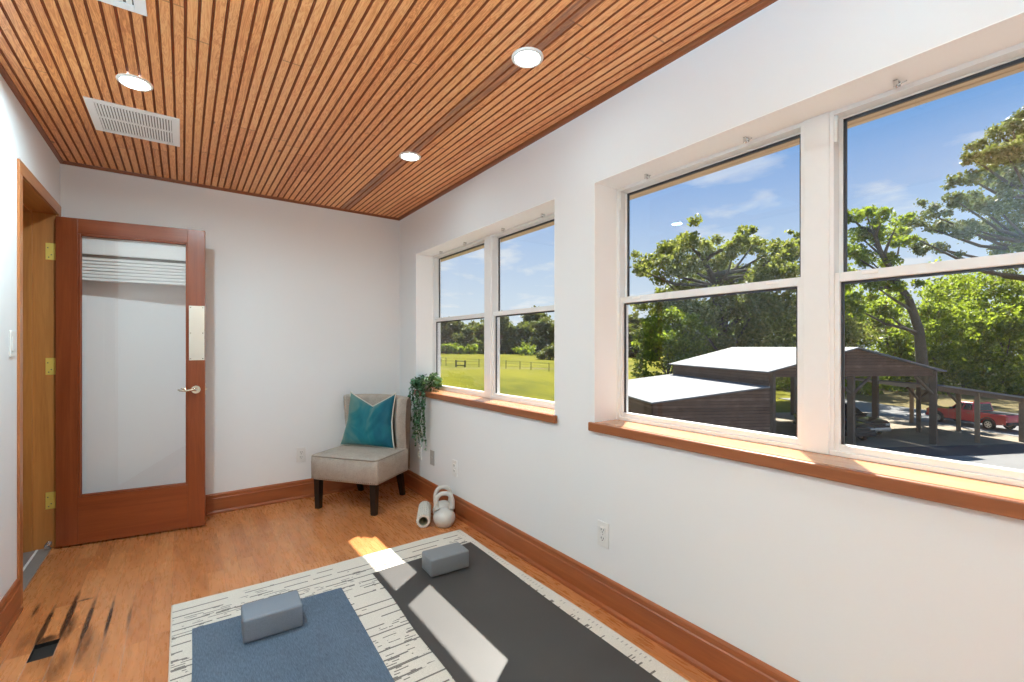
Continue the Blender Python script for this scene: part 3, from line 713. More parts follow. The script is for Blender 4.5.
# ------------------------------------------------------------------ outlets and switch
def outlet(loc, rotz, label, kind='duplex', mat='plastic'):
    """built facing -Y"""
    root = thing('wall_outlet' if kind != 'switch' else 'light_switch', label, 'outlet' if kind != 'switch' else 'switch', loc, rotz)
    bm = B(); box(bm, (-0.036, -0.006, -0.060), (0.036, 0, 0.060), 0.0025, 3); link('cover_plate', bm, mat, root)
    if kind == 'duplex':
        for z in (0.020, -0.020):
            bm = B(); box(bm, (-0.0165, -0.0085, z - 0.0145), (0.0165, -0.005, z + 0.0145), 0.004, 3); rc = link('receptacle', bm, mat, root)
            bm = B(); box(bm, (-0.0085, -0.0092, z - 0.002), (-0.0055, -0.0080, z + 0.008)); box(bm, (0.0055, -0.0092, z - 0.001), (0.0085, -0.0080, z + 0.007)); disc(bm, (0, -0.0080, z - 0.008), 0.0028, '-y', 10, 0.0012)
            link('slot', bm, 'slot', rc)
        bm = B(); disc(bm, (0, -0.006, 0), 0.003, '-y', 10, 0.001); link('screw', bm, 'plastic_grey', root)
    elif kind == 'switch':
        bm = B(); box(bm, (-0.017, -0.009, -0.033), (0.017, -0.005, 0.033), 0.002); link('rocker', bm, mat, root)
    else:
        bm = B(); disc(bm, (0, -0.006, 0), 0.008, '-y', 16, 0.004); link('jack', bm, 'plastic_grey', root)
outlet((0.796, YB, 0.36), 0, 'white outlet on the back wall left of the chair')
RW = -PI / 2
outlet((XR, 1.538, 0.348), RW, 'white outlet below the near window, on bare wall above the baseboard')
outlet((XR, 3.022, 0.348), RW, 'white outlet on wall above the kettlebells')
outlet((XR, 3.400, 0.352), RW, 'grey wall plate between plant vine and kettlebells', 'jack', 'plastic_grey')
outlet((XR, 3.640, 0.350), RW, 'white outlet under the tips of the hanging plant', 'duplex')
outlet((XL, 3.06, 1.265), PI / 2, 'white light switch beside the doorway on the left wall', 'switch')

# ------------------------------------------------------------------ rug, mats, blocks
def rug():
    root = thing('area_rug', 'cream rug with broken dark lines under the two yoga mats', 'rug', (0, 0, 0))
    x0, x1, y0, y1 = -0.040, 1.528, 0.28, 2.742
    def far(x): return y1 - 0.012 * math.sin((x - x0) * 3.0) - 0.016 * (x - x0) / (x1 - x0)
    def top(u, v):
        x = x0 + (x1 - x0) * u; y = y0 + (far(x) - y0) * v
        e = 0.004 * math.sin(y * 5) * (u > 0.99)
        return (x + e, y, 0.0085)
    bm = B(); V = grid(bm, top, 40, 60)
    fs = list(bm.faces); r = bmesh.ops.extrude_face_region(bm, geom=fs)
    bmesh.ops.translate(bm, verts=[g for g in r['geom'] if isinstance(g, bmesh.types.BMVert)], vec=(0, 0, -0.0077))
    link('pile', bm, 'rug', root)
    bm = B(); pts = []
    for i in range(41): pts.append(top(0.0, i / 40))
    tube(bm, [(p[0], p[1], 0.005) for p in pts], 0.0045, 6); pts = [top(1.0, i / 60) for i in range(61)]
    tube(bm, [(p[0], p[1], 0.005) for p in pts], 0.0045, 6); pts = [top(i / 40, 1.0) for i in range(41)]
    tube(bm, [(p[0], p[1], 0.005) for p in pts], 0.0045, 6)
    link('binding', bm, 'rug_edge', root, True)
rug()
def mat_sheet(name, label, corners, m, wav):
    """corners: far-left, far-right, near-right, near-left"""
    fl, fr, nr, nl = [Vector((*c, 0)) for c in corners]
    def top(u, v):
        p = (nl * (1 - u) + nr * u) * (1 - v) + (fl * (1 - u) + fr * u) * v
        p = p + Vector((wav * math.sin(v * 17) * (1 - u) ** 6 + 0.6 * wav * math.sin(v * 9) * u ** 6, 0.4 * wav * math.sin(u * 8) * v ** 8, 0))
        return (p.x, p.y, 0.0146)
    bm = B(); grid(bm, top, 24, 60)
    fs = list(bm.faces); r = bmesh.ops.extrude_face_region(bm, geom=fs)
    bmesh.ops.translate(bm, verts=[g for g in r['geom'] if isinstance(g, bmesh.types.BMVert)], vec=(0, 0, -0.0056))
    o = link(name, bm, m); tag(o, label, 'yoga mat')
mat_sheet('yoga_mat', 'heathered blue yoga mat on the left side of the rug', ((0.036, 2.452), (0.662, 2.425), (0.610, 0.70), (-0.012, 0.71)), 'blue_mat', 0.002)
mat_sheet('yoga_mat', 'charcoal yoga mat partly in sunlight on the window side of the rug', ((0.849, 2.480), (1.482, 2.512), (1.425, 0.80), (0.795, 0.78)), 'dark_mat', 0.004)
def yoga_block(c, rot, size, label, m):
    bm = B(); sx, sy, sz = size
    box(bm, (-sx / 2, -sy / 2, 0), (sx / 2, sy / 2, sz), 0.010, 3)
    o = link('yoga_block', bm, m, None, False, (c[0], c[1], 0.0149), rot); tag(o, label, 'yoga block')
    for p in o.data.polygons: p.use_smooth = True
    o.data.set_sharp_from_angle(angle=R(50))
yoga_block((0.321, 2.262, 0), R(-2.0), (0.230, 0.150, 0.100), 'blue grey foam yoga block standing on the blue mat', 'foam_blue')
yoga_block((1.196, 2.302, 0), R(-2.5), (0.230, 0.140, 0.096), 'grey foam yoga block on the far end of the charcoal mat', 'foam')

# ------------------------------------------------------------------ kettlebells and roller
def kettlebell(loc, rotz, label, s=1.0):
    root = thing('kettlebell', label, 'kettlebell', loc, rotz)
    bm = B(); r = 0.081 * s
    prof = [(0.0, 0.0), (0.052 * s, 0.0), (0.058 * s, 0.003 * s)]
    for k in range(1, 15):
        a = -0.78 + k * (PI / 2 + 0.78) / 15
        prof.append((r * math.cos(a), 0.0605 * s + r * 0.93 * math.sin(a) * 0.93))
    prof.append((0.0, 0.0605 * s + r * 0.93 * 0.93))
    lathe(bm, prof, 40); link('body', bm, 'kettle', root, True)
    bm = B(); pts = []; rad = []
    for k in range(33):
        t = k / 32; a = -0.42 + t * (PI + 0.84)
        hw = 0.060 * s
        x = hw * math.cos(a) * (1.0 if math.sin(a) > 0 else 0.98); z = 0.168 * s + (0.068 * s if math.sin(a) > 0 else 0.115 * s) * math.sin(a)
        x = math.copysign(abs(x / hw) ** 0.8 * hw, x)
        pts.append((x, 0, z)); rad.append((0.0155 + 0.006 * (abs(2 * t - 1) ** 4)) * s)
    tube(bm, pts, rad, 14); link('handle', bm, 'kettle', root, True)
kettlebell((1.489, 2.885, 0.0), R(-24), 'front pale grey kettlebell beside the white foam roller', 0.95)
kettlebell((1.553, 3.026, 0.0), R(-30), 'rear pale grey kettlebell behind another one, by the baseboard', 0.94)
def roller():
    root = thing('foam_roller', 'white ridged hollow foam roller lying by the kettlebells', 'foam roller', (1.415, 3.055, 0.0), math.atan2(0.25, 0.128))
    R0, Ln = 0.0475, 0.29
    bm = B(); n = 72; m = 30
    def outer(u, v):
        a = 2 * PI * u; ph = (u * 18) % 1.0
        sec = (v * 7) % 1.0
        k = (1.0 if 0.18 < ph < 0.82 else 0.0) * (0.0 if sec < 0.09 or sec > 0.91 else 1.0)
        r = R0 - 0.0045 + 0.0045 * k
        return ((v - 0.5) * Ln, r * math.cos(a), R0 + r * math.sin(a))
    grid(bm, outer, 144, 71, True); link('ridged_sleeve', bm, 'roller', root)
    bm = B(); ri = 0.030
    for sx in (-0.5, 0.5):
        bm = B()
        def ringf(u, v): a = 2 * PI * u; r = ri + (R0 - 0.004 - ri) * v; return (sx * Ln, r * math.cos(a), R0 + r * math.sin(a))
        grid(bm, ringf, 48, 2, True)
        link('end_face', bm, 'roller', root)
    bm = B()
    def inner(u, v): a = 2 * PI * u; return ((v - 0.5) * Ln, ri * math.cos(a), R0 + ri * math.sin(a))
    grid(bm, inner, 48, 2, True); link('core', bm, 'roller_in', root, True)
roller()

# ------------------------------------------------------------------ chair
CO = Vector((0.980, 3.547, 0)); CROT = math.atan2(-0.80, 0.60)     # local x = width, local y = toward the corner
def chair():
    root = thing('slipper_chair', 'armless beige linen chair with espresso legs in the room corner', 'chair', tuple(CO), CROT)
    HW = 0.290
    def outer_b(w): return 0.545 - 0.065 * min(1.25, (w / 0.29) ** 2)
    # seat
    bm = B(); nb = 16
    def seat_sh(w):  # rear edge follows the curve of the back
        return outer_b(w * HW) - 0.03
    V = []
    layers = [(0.232, 0.0, 0.0), (0.236, 0.0, 0.004), (0.36, 0.0, 0.006), (0.405, 0.0, 0.004), (0.418, 0.012, 0.0), (0.424, 0.035, 0.0)]
    outline = []
    for k in range(nb + 1): outline.append((-1 + 2 * k / nb, 0.0))
    for k in range(1, 9): outline.append((1.0, k / 8))
    for k in range(1, nb + 1): outline.append((1 - 2 * k / nb, 1.0))
    for k in range(1, 8): outline.append((-1.0, 1 - k / 8))
    def pt(a, t, z, ins, blg):
        w = a * (HW - ins + blg); y = -blg + ins + (seat_sh(a) - ins) * t
        # round the front corners
        cr = 0.03
        if t < 0.2 and abs(a) > 0.9: y += 0.012 * (abs(a) - 0.9) / 0.1 * (1 - t / 0.2)
        return (w, y, z)
    rings = [[bm.verts.new(pt(a, t, z, i, g)) for a, t in outline] for z, i, g in layers]
    n = len(outline)
    for A, Bv in zip(rings[:-1], rings[1:]):
        for k in range(n): bm.faces.new((A[k], A[(k + 1) % n], Bv[(k + 1) % n], Bv[k]))
    bm.faces.new(rings[0][::-1])
    # domed top
    cen = [[bm.verts.new((a_ * 0.0 + v.co.x * s, 0.22 + (v.co.y - 0.22) * s, 0.424 + 0.012 * (1 - s ** 2))) for v, a_ in zip(rings[-1], [0] * n)] for s in (0.75, 0.45, 0.15)]
    prev = rings[-1]
    for ring_ in cen:
        for k in range(n): bm.faces.new((prev[k], prev[(k + 1) % n], ring_[(k + 1) % n], ring_[k]))
        prev = ring_
    bm.faces.new(prev)
    seat = link('seat', bm, 'linen', root, True)
    seat.data.set_sharp_from_angle(angle=R(60))
    bm = B(); w = HW + 0.003
    pts = [(-w, 0.38, 0.411), (-w, 0.2, 0.411), (-w, 0.03, 0.411), (-w + 0.010, 0.004, 0.411), (-w + 0.03, -0.004, 0.411), (0, -0.006, 0.411), (w - 0.03, -0.004, 0.411), (w - 0.010, 0.004, 0.411), (w, 0.03, 0.411), (w, 0.2, 0.411), (w, 0.38, 0.411)]
    tube(bm, pts, 0.0045, 8); link('welt', bm, 'welt', seat, True)
    # back shell
    bm = B(); nu, nvv = 48, 22; TH = 0.075
    def back_out(u, z):
        w = (-1 + 2 * u) * (0.290 + 0.036 * (z - 0.23) / 0.62); zz = (z - 0.23) / 0.62; b_ = outer_b(-0.29 + 0.58 * u) + 0.008 * zz - 0.050 * zz * (-1 + 2 * u) ** 2
        return Vector((w, b_, z))
    def sect(u, t):
        """closed cross-section loop param t at position u across the width"""
        z0, z1 = 0.232, 0.845; e = 1 - min(1, min(u, 1 - u) / 0.055)
        th = (TH + 0.060 * abs(-1 + 2 * u) ** 4) * math.sqrt(max(0.0, 1 - e * e * 0.93))
        zt = z1 - 0.012 * e * e
        ch = 0.004 * abs(math.sin(u * PI * 9))
        H_ = zt - z0
        if t < 0.45: z = z0 + H_ * (t / 0.45) * 0.965; d = 0.0
        elif t < 0.55:
            a = (t - 0.45) / 0.10 * PI; d = th / 2 - th / 2 * math.cos(a); z = z0 + H_ * (0.965 + 0.035 * math.sin(a))
        else: z = z0 + H_ * (1 - (t - 0.55) / 0.45) * 0.965; d = th
        p = back_out(u, z)
        nrm = Vector((-(0.23 * (-0.29 + 0.58 * u) / 0.29 / 0.29) * -1 * 0.5, -1, 0)).normalized()
        nrm = Vector((-0.5 * (-1 + 2 * u), -1, 0)).normalized()
        if d > 0: p = p + nrm * (d - (TH * 0.06 * 0 + (ch if t > 0.5 else 0)) + (0.012 * math.sin(PI * min(1, max(0, (z - 0.43) / 0.40))) if t > 0.55 else 0))
        return tuple(p)
    grid(bm, sect, nu * 2, 60)
    bm.edges.ensure_lookup_table()
    bmesh.ops.holes_fill(bm, edges=[e for e in bm.edges if e.is_boundary], sides=0)
    bk = link('backrest', bm, 'linen', root, True)
    bk.data.set_sharp_from_angle(angle=R(50))
    # nailheads along the lower edge
    bm = B()
    def nail(x, y):
        bmesh.ops.create_icosphere(bm, subdivisions=1, radius=0.0042, matrix=Matrix.Translation((x, y, 0.243)))
    for k in range(34): nail(-HW + 0.012 + k * (2 * HW - 0.024) / 33, -0.006)
    for k in range(24):
        nail(HW + 0.005, 0.02 + k * 0.0165); nail(-HW - 0.005, 0.02 + k * 0.0165)
    o = link('nailhead_trim', bm, 'nail', root, True); o['kind'] = 'stuff'
    # legs
    for sx in (-1, 1):
        bm = B(); x, y = sx * 0.250, 0.036
        for (z, h) in ((0.233, 0.024),): pass
        def leg(p0, h0, p1, h1):
            A = [bm.verts.new((p0[0] + a * h0, p0[1] + b_ * h0, p0[2])) for a, b_ in ((-1, -1), (1, -1), (1, 1), (-1, 1))]
            Bv = [bm.verts.new((p1[0] + a * h1, p1[1] + b_ * h1, p1[2])) for a, b_ in ((-1, -1), (1, -1), (1, 1), (-1, 1))]
            bm.faces.new(A); bm.faces.new(Bv[::-1])
            for k in range(4): bm.faces.new((A[k], A[(k + 1) % 4], Bv[(k + 1) % 4], Bv[k]))
        leg((x, y, 0.234), 0.025, (x, y, 0.0), 0.019); link('leg', bm, 'espresso', root)
        bm = B(); leg((sx * 0.215, 0.44, 0.234), 0.024, (sx * 0.205, 0.512, 0.0), 0.017); link('leg', bm, 'espresso', root)
chair()

def pillow():
    loc = CO + Vector((0.60, -0.80, 0)) * (-0.013) + Vector((0.80, 0.60, 0)) * 0.318
    root = thing('throw_pillow', 'teal velvet pillow with cream piping leaning on the chair back', 'pillow', (loc.x, loc.y, 0.432), CROT)
    S = 0.218
    def shape(u, v, side):
        """u, v in -1..1"""
        au, av = abs(u), abs(v)
        x = S * u * (1.0 - 0.07 * (1 - v * v)) * (1.03 + (0.15 if v < 0 else -0.02) * av)
        top = 0.437 - 0.115 * (1 - au) ** 0.9
        bot = 0.012 * (1 - u * u)
        t = (v + 1) / 2
        z = bot + (top - bot) * t
        thick = 0.062 * (max(0.0, (1 - u ** 4) * (1 - v ** 4))) ** 0.55
        # chopped crease running down from the notch
        cre = 0.030 * math.exp(-(u / 0.16) ** 2) * max(0, t - 0.45) / 0.55
        wr = 0.004 * math.sin(9 * u + 14 * t) * t + 0.003 * math.sin(-12 * u + 22 * t) * (u > 0) + 0.003 * math.sin(26 * t + 5 * u) * max(0, au - 0.2)
        y = side * max(0.0, thick - cre + wr * (thick / 0.062)) 
        lean = 0.085 * t
        return Vector((x, y + lean, z))
    bm = B(); n = 33
    for side in (-1, 1):
        grid(bm, lambda a, b_: tuple(shape(2 * a - 1, 2 * b_ - 1, side)), n, n)
    bmesh.ops.remove_doubles(bm, verts=bm.verts, dist=1e-5)
    link('cover', bm, 'velvet', root, True)
    bm = B(); pts = []
    m = 24
    for k in range(m): pts.append(shape(-1 + 2 * k / m, -1, 1))
    for k in range(m): pts.append(shape(1, -1 + 2 * k / m, 1))
    for k in range(m): pts.append(shape(1 - 2 * k / m, 1, 1))
    for k in range(m): pts.append(shape(-1, 1 - 2 * k / m, 1))
    tube(bm, pts, 0.0048, 8, closed=True); link('piping', bm, 'piping', root, True)
pillow()

# ------------------------------------------------------------------ trailing plant on the far sill
def plant():
    root = thing('trailing_plant', 'trailing green plant spilling off the far window sill corner', 'plant', (1.70, 3.585, 0.8805))
    bm = B(); lathe(bm, [(0.0, 0.0), (0.036, 0.0), (0.042, 0.01), (0.050, 0.075), (0.052, 0.08), (0.047, 0.08), (0.044, 0.068), (0.0, 0.066)], 28)
    pot = link('pot', bm, 'pot', root, True)
    bm = B(); lathe(bm, [(0.0, 0.070), (0.0445, 0.069)], 20); link('soil', bm, 'soil', pot, True)
    r = random.Random(3)
    vb = B(); lb = B()
    def leaf(p, d, s):
        d = d.normalized(); up = Vector((r.uniform(-1, 1), r.uniform(-1, 1), r.uniform(0.2, 1))).normalized()
        side = d.cross(up).normalized(); nrm = side.cross(d)
        a = p; c = p + d * s
        q = [a, a + d * s * 0.3 + side * s * 0.36 + nrm * s * 0.08, a + d * s * 0.7 + side * s * 0.27 + nrm * s * 0.05, c - nrm * 0.12 * s, a + d * s * 0.7 - side * s * 0.27 + nrm * s * 0.05, a + d * s * 0.3 - side * s * 0.36 + nrm * s * 0.08]
        vs = [lb.verts.new(x) for x in q]; mid = lb.verts.new(a + d * s * 0.5)
        for k in range(6): lb.faces.new((vs[k], vs[(k + 1) % 6], mid))
    def clear(p):       # keep off the wall, sill and frame
        wx, wy, wz = p.x + 1.70, p.y + 3.585, p.z + 0.8805
        if wz < 0.885 and wx > 1.600: wx = 1.600 - r.uniform(0, 0.015)
        elif wz >= 0.885 and wx > XR - 0.03 and wy > 3.705: wy = 3.70
        if wx > 1.79: wx = 1.79
        return Vector((wx - 1.70, wy - 3.585, wz - 0.8805))
    # mound
    for k in range(360):
        a = r.uniform(0, 2 * PI); rad = 0.13 * math.sqrt(r.random())
        p = clear(Vector((rad * math.cos(a) * 0.8 - 0.02, rad * math.sin(a) - 0.005, 0.05 + r.uniform(-0.03, 0.095) * (1 - rad * 5))))
        leaf(p, Vector((math.cos(a), math.sin(a), r.uniform(-0.3, 0.9))), r.uniform(0.024, 0.042))
    for k in range(150):
        a = r.uniform(0, 2 * PI); rad = r.uniform(0.052, 0.075)
        leaf(clear(Vector((rad * math.cos(a), rad * math.sin(a), r.uniform(0.01, 0.09)))), Vector((math.cos(a) + r.uniform(-.6, .6), math.sin(a) + r.uniform(-.6, .6), r.uniform(-0.9, 0.3))), r.uniform(0.02, 0.036))
    # vines over the edge
    for k in range(20):
        y0 = r.uniform(-0.19, 0.15); ln = r.uniform(0.22, 0.50) if k > 3 else r.uniform(0.44, 0.53)
        pts = [Vector((0.0, 0.0, 0.075)), Vector((-0.05, y0 * 0.4, 0.095 + r.uniform(0, 0.03))), Vector((-0.100 - r.uniform(0, 0.02), y0 * 0.8, 0.03))]
        x = -0.103 - r.uniform(0, 0.03); y = y0; z = -0.02
        nst = int(ln / 0.03)
        for q in range(nst):
            pts.append(Vector((x, y, z))); z -= 0.03; x += r.uniform(-0.007, 0.007); y += r.uniform(-0.010, 0.008); x = min(x, -0.096); x = max(x, -0.15)
        tube(vb, pts, 0.0016, 5)
        for q in range(1, len(pts)):
            for e in range(3):
                p = pts[q - 1].lerp(pts[q], r.random())
                leaf(p, Vector((r.uniform(-1, 0.1), r.uniform(-1, 1), r.uniform(-0.9, 0.3))), r.uniform(0.014, 0.026))
    # a few shoots reaching into the room side and window
    for k in range(7):
        a = r.uniform(-2.3, 0.3) if k else -1.2
        pts = [Vector((0, 0, 0.07)), Vector((0.03 * math.cos(a), 0.05 * math.sin(a), 0.12)), clear(Vector((0.06 * math.cos(a), 0.13 * math.sin(a), 0.14)))]
        tube(vb, pts, 0.0014, 5)
        for q in range(10): leaf(clear(pts[1].lerp(pts[2], r.random())), Vector((r.uniform(-1, 1), r.uniform(-1, 0.5), r.uniform(-0.3, 0.8))), r.uniform(0.014, 0.024))
    o = link('foliage', lb, 'ivy', root, True)
    link('vine', vb, 'stem', root, True)
plant()

# ------------------------------------------------------------------ eave outside the windows
def eave():
    bm = B(); box(bm, (XO, YF - 1, 2.179), (2.27, YB + 1.2, 2.20))
    e = link('trim_7', bm, 'soffit', kind='structure'); tag(e, 'natural wood roof eave seen through the top of the windows', 'eave')
    bm = B(); box(bm, (2.262, YF - 1, 2.177), (2.294, YB + 1.2, 2.31)); link('fascia', bm, 'soffit', e)
    bm = B(); box(bm, (2.222, YF - 1, 2.1775), (2.227, YB + 1.2, 2.1795))
    y = -1.0
    while y < 4.4:
        box(bm, (2.175, y, 2.1775), (2.210, y + 0.05, 2.1795)); y += 0.21
    link('vent_slot', bm, 'soffit_dark', e)
    bm = B()
    prism(bm, [(XO - 0.4, 2.72), (2.31, 2.31), (2.31, 2.34), (XO - 0.4, 2.75)], YF - 1, YB + 1.2, 'Y'); link('roof_edge', bm, 'roof_under', e)
eave()

# ------------------------------------------------------------------ outdoors
GZ = -5.1
def gz(x, y):
    """ground height: flat yard, field rising away to the north"""
    d = max(0.0, y - 24 + max(0, (x - 30)) * -0.55)
    h = 3.9 * (1 - math.exp(-d / 18.0)) + d * 0.006
    return GZ + min(h, 4.65)
def ground():
    bm = B(); nx, ny = 70, 90
    def fn(u, v):
        x = -60 + 330 * u; y = -60 + 380 * v
        return (x, y, gz(x, y) - 0.02)
    grid(bm, fn, nx, ny); o = link('ground', bm, 'ground', None, True, kind='structure'); tag(o, 'bright green meadow and earth outside the windows', 'ground')
ground()
BD = Vector((0.489, 0.872, 0)); BG = Vector((0.872, -0.489, 0))     # along the ridge, along the gable
BR = Vector((39.8, 8.1, 0))                                          # right front corner post
def bp(w, s, z): return BR + BG * w + BD * s + Vector((0, 0, z))
def quad_slab(bm, pts, th):
    a = [bm.verts.new(p) for p in pts]; b_ = [bm.verts.new(p - Vector((0, 0, th))) for p in pts]
    bm.faces.new(a); bm.faces.new(b_[::-1]); n = len(pts)
    for k in range(n): bm.faces.new((a[k], a[(k + 1) % n], b_[(k + 1) % n], b_[k]))
def wslab(bm, pts, d):
    a = [bm.verts.new(p) for p in pts]; b_ = [bm.verts.new(p + d) for p in pts]
    bm.faces.new(a); bm.faces.new(b_[::-1]); n = len(pts)
    for k in range(n): bm.faces.new((a[k], a[(k + 1) % n], b_[(k + 1) % n], b_[k]))
def yard():
    def strip(name, w0, w1, s0, s1, z, m, label, cat):
        bm = B(); quad_slab(bm, [bp(w0, s0, z), bp(w1, s0, z), bp(w1, s1, z), bp(w0, s1, z)], 0.1)
        o = link(name, bm, m, None, kind='structure'); tag(o, label, cat)
    strip('driveway', -30, 40, -40, -0.6, GZ + 0.02, 'concrete', 'pale concrete yard in front of the barn', 'driveway')
    strip('gravel_yard', -12, 8.2, -0.6, 14.5, GZ + 0.03, 'gravel', 'tan gravel under the barn and lean-to', 'gravel')
    strip('parking_pad', 8.2, 15.5, -1, 26, GZ + 0.05, 'concrete', 'pale concrete strip under the red truck', 'driveway')
    strip('asphalt_apron', -12.5, 9.5, -2.9, -0.5, GZ + 0.035, 'asphalt', 'dark asphalt apron along the barn front', 'driveway')
yard()
def post(bm, p, h, r=0.11):
    box(bm, (p.x - r, p.y - r, p.z), (p.x + r, p.y + r, p.z + h))
def barn():
    root = thing('barn', 'open brown board barn with white metal roofs beyond the near window', 'barn', tuple(bp(-5.825, 6.4, GZ)))
    off = -Vector(root.location)
    def put(name, bm, m, parent=root, **k):
        bmesh.ops.translate(bm, verts=bm.verts, vec=off); return link(name, bm, m, parent, **k)
    WL = -11.65; ZE, ZR, ZL, ZO = -0.18, 1.25, -1.18, -2.08; Ls = 12.85; ov = 0.35
    sl = (ZR - ZE) / 5.825
    for (a, b_) in ((WL - ov, -5.825), (0 + ov, -5.825)):
        bm = B(); ze = ZE - sl * ov
        quad_slab(bm, [bp(a, -ov, ze), bp(b_, -ov, ZR), bp(b_, Ls + ov, ZR), bp(a, Ls + ov, ze)], 0.08)
        put('roof_slope', bm, 'roof')
    for s in (0.0, Ls):
        bm = B(); wslab(bm, [bp(WL, s, -0.62), bp(0, s, -0.62), bp(0, s, ZE - 0.1), bp(-5.825, s, ZR - 0.1), bp(WL, s, ZE - 0.1)], BD * 0.1); put('gable_wall', bm, 'boards')
    bm = B(); wslab(bm, [bp(WL, 0, GZ), bp(WL, Ls, GZ), bp(WL, Ls, ZE - 0.1), bp(WL, 0, ZE - 0.1)], BG * -0.1); put('side_wall', bm, 'boards')
    # enclosed low shed on the left
    w2 = WL - 7.64
    bm = B(); quad_slab(bm, [bp(WL - 0.1, -0.2, ZL), bp(w2 - 0.1, -0.2, ZO), bp(w2 - 0.1, Ls + 0.2, ZO), bp(WL - 0.1, Ls + 0.2, ZL)], 0.09); put('shed_roof', bm, 'roof')
    bm = B(); wslab(bm, [bp(WL - 0.1, 0, GZ), bp(w2, 0, GZ), bp(w2, 0, ZO - 0.09), bp(WL - 0.1, 0, ZL - 0.09)], BD * 0.1); wslab(bm, [bp(w2, 0, GZ), bp(w2, Ls, GZ), bp(w2, Ls, ZO - 0.09), bp(w2, 0, ZO - 0.09)], BG * 0.1)
    wslab(bm, [bp(WL - 0.1, Ls, GZ), bp(w2, Ls, GZ), bp(w2, Ls, ZO - 0.09), bp(WL - 0.1, Ls, ZL - 0.09)], BD * -0.1); put('shed_wall', bm, 'boards')
    # open lean-to on the right
    bm = B(); quad_slab(bm, [bp(0.1, -0.3, ZL), bp(7.0, -0.3, ZO - 0.06), bp(7.0, Ls - 5, ZO - 0.06), bp(0.1, Ls - 5, ZL)], 0.10); put('lean_to_roof', bm, 'roof')
    bm = B(); wslab(bm, [bp(0.1, 0, ZL - 0.10), bp(6.8, 0, ZO - 0.12), bp(6.8, 0, ZO - 0.40), bp(0.1, 0, ZL - 0.42)], BD * 0.12); put('lean_to_beam', bm, 'post_dark')
    for (w, s, zt, m) in ((-0.12, 0.1, -0.3, 'post_dark'), (-6.0, 0.1, -0.6, 'post_dark'), (WL + 0.2, 0.1, -0.3, 'post_dark'), (WL + 0.9, 3.5, -0.3, 'post_dark'), (-0.12, 4.3, -0.3, 'post_dark'), (-0.12, 8.6, -0.3, 'post_dark'), (-0.12, Ls - 0.1, -0.3, 'post_dark'), (-6.0, Ls - 0.1, -0.6, 'post_dark'),
                          (3.14, 0.1, -1.75, 'post'), (6.5, 0.1, -2.2, 'post'), (3.14, 4.0, -1.75, 'post_dark'), (6.5, 4.0, -2.2, 'post'), (6.5, 7.6, -2.2, 'post'), (3.14, 7.6, -1.75, 'post_dark')):
        bm = B(); post(bm, bp(w, s, GZ), zt - GZ, 0.17 if w <= 0 else 0.12); put('post', bm, m)
    for (w0, w1, s, z0, z1) in ((-0.12, -1.5, 0.05, -1.9, -0.65), (-6.0, -4.7, 0.05, -1.8, -0.65), (-6.0, -7.3, 0.05, -1.8, -0.65), (3.14, 4.1, 4.0, -2.7, -1.95), (3.14, 2.2, 4.0, -2.7, -1.75), (6.5, 5.6, 4.0, -3.0, -2.2)):
        bm = B(); tube(bm, [bp(w0, s, z0), bp(w1, s, z1)], 0.09, 6); put('brace', bm, 'post_dark')
barn()

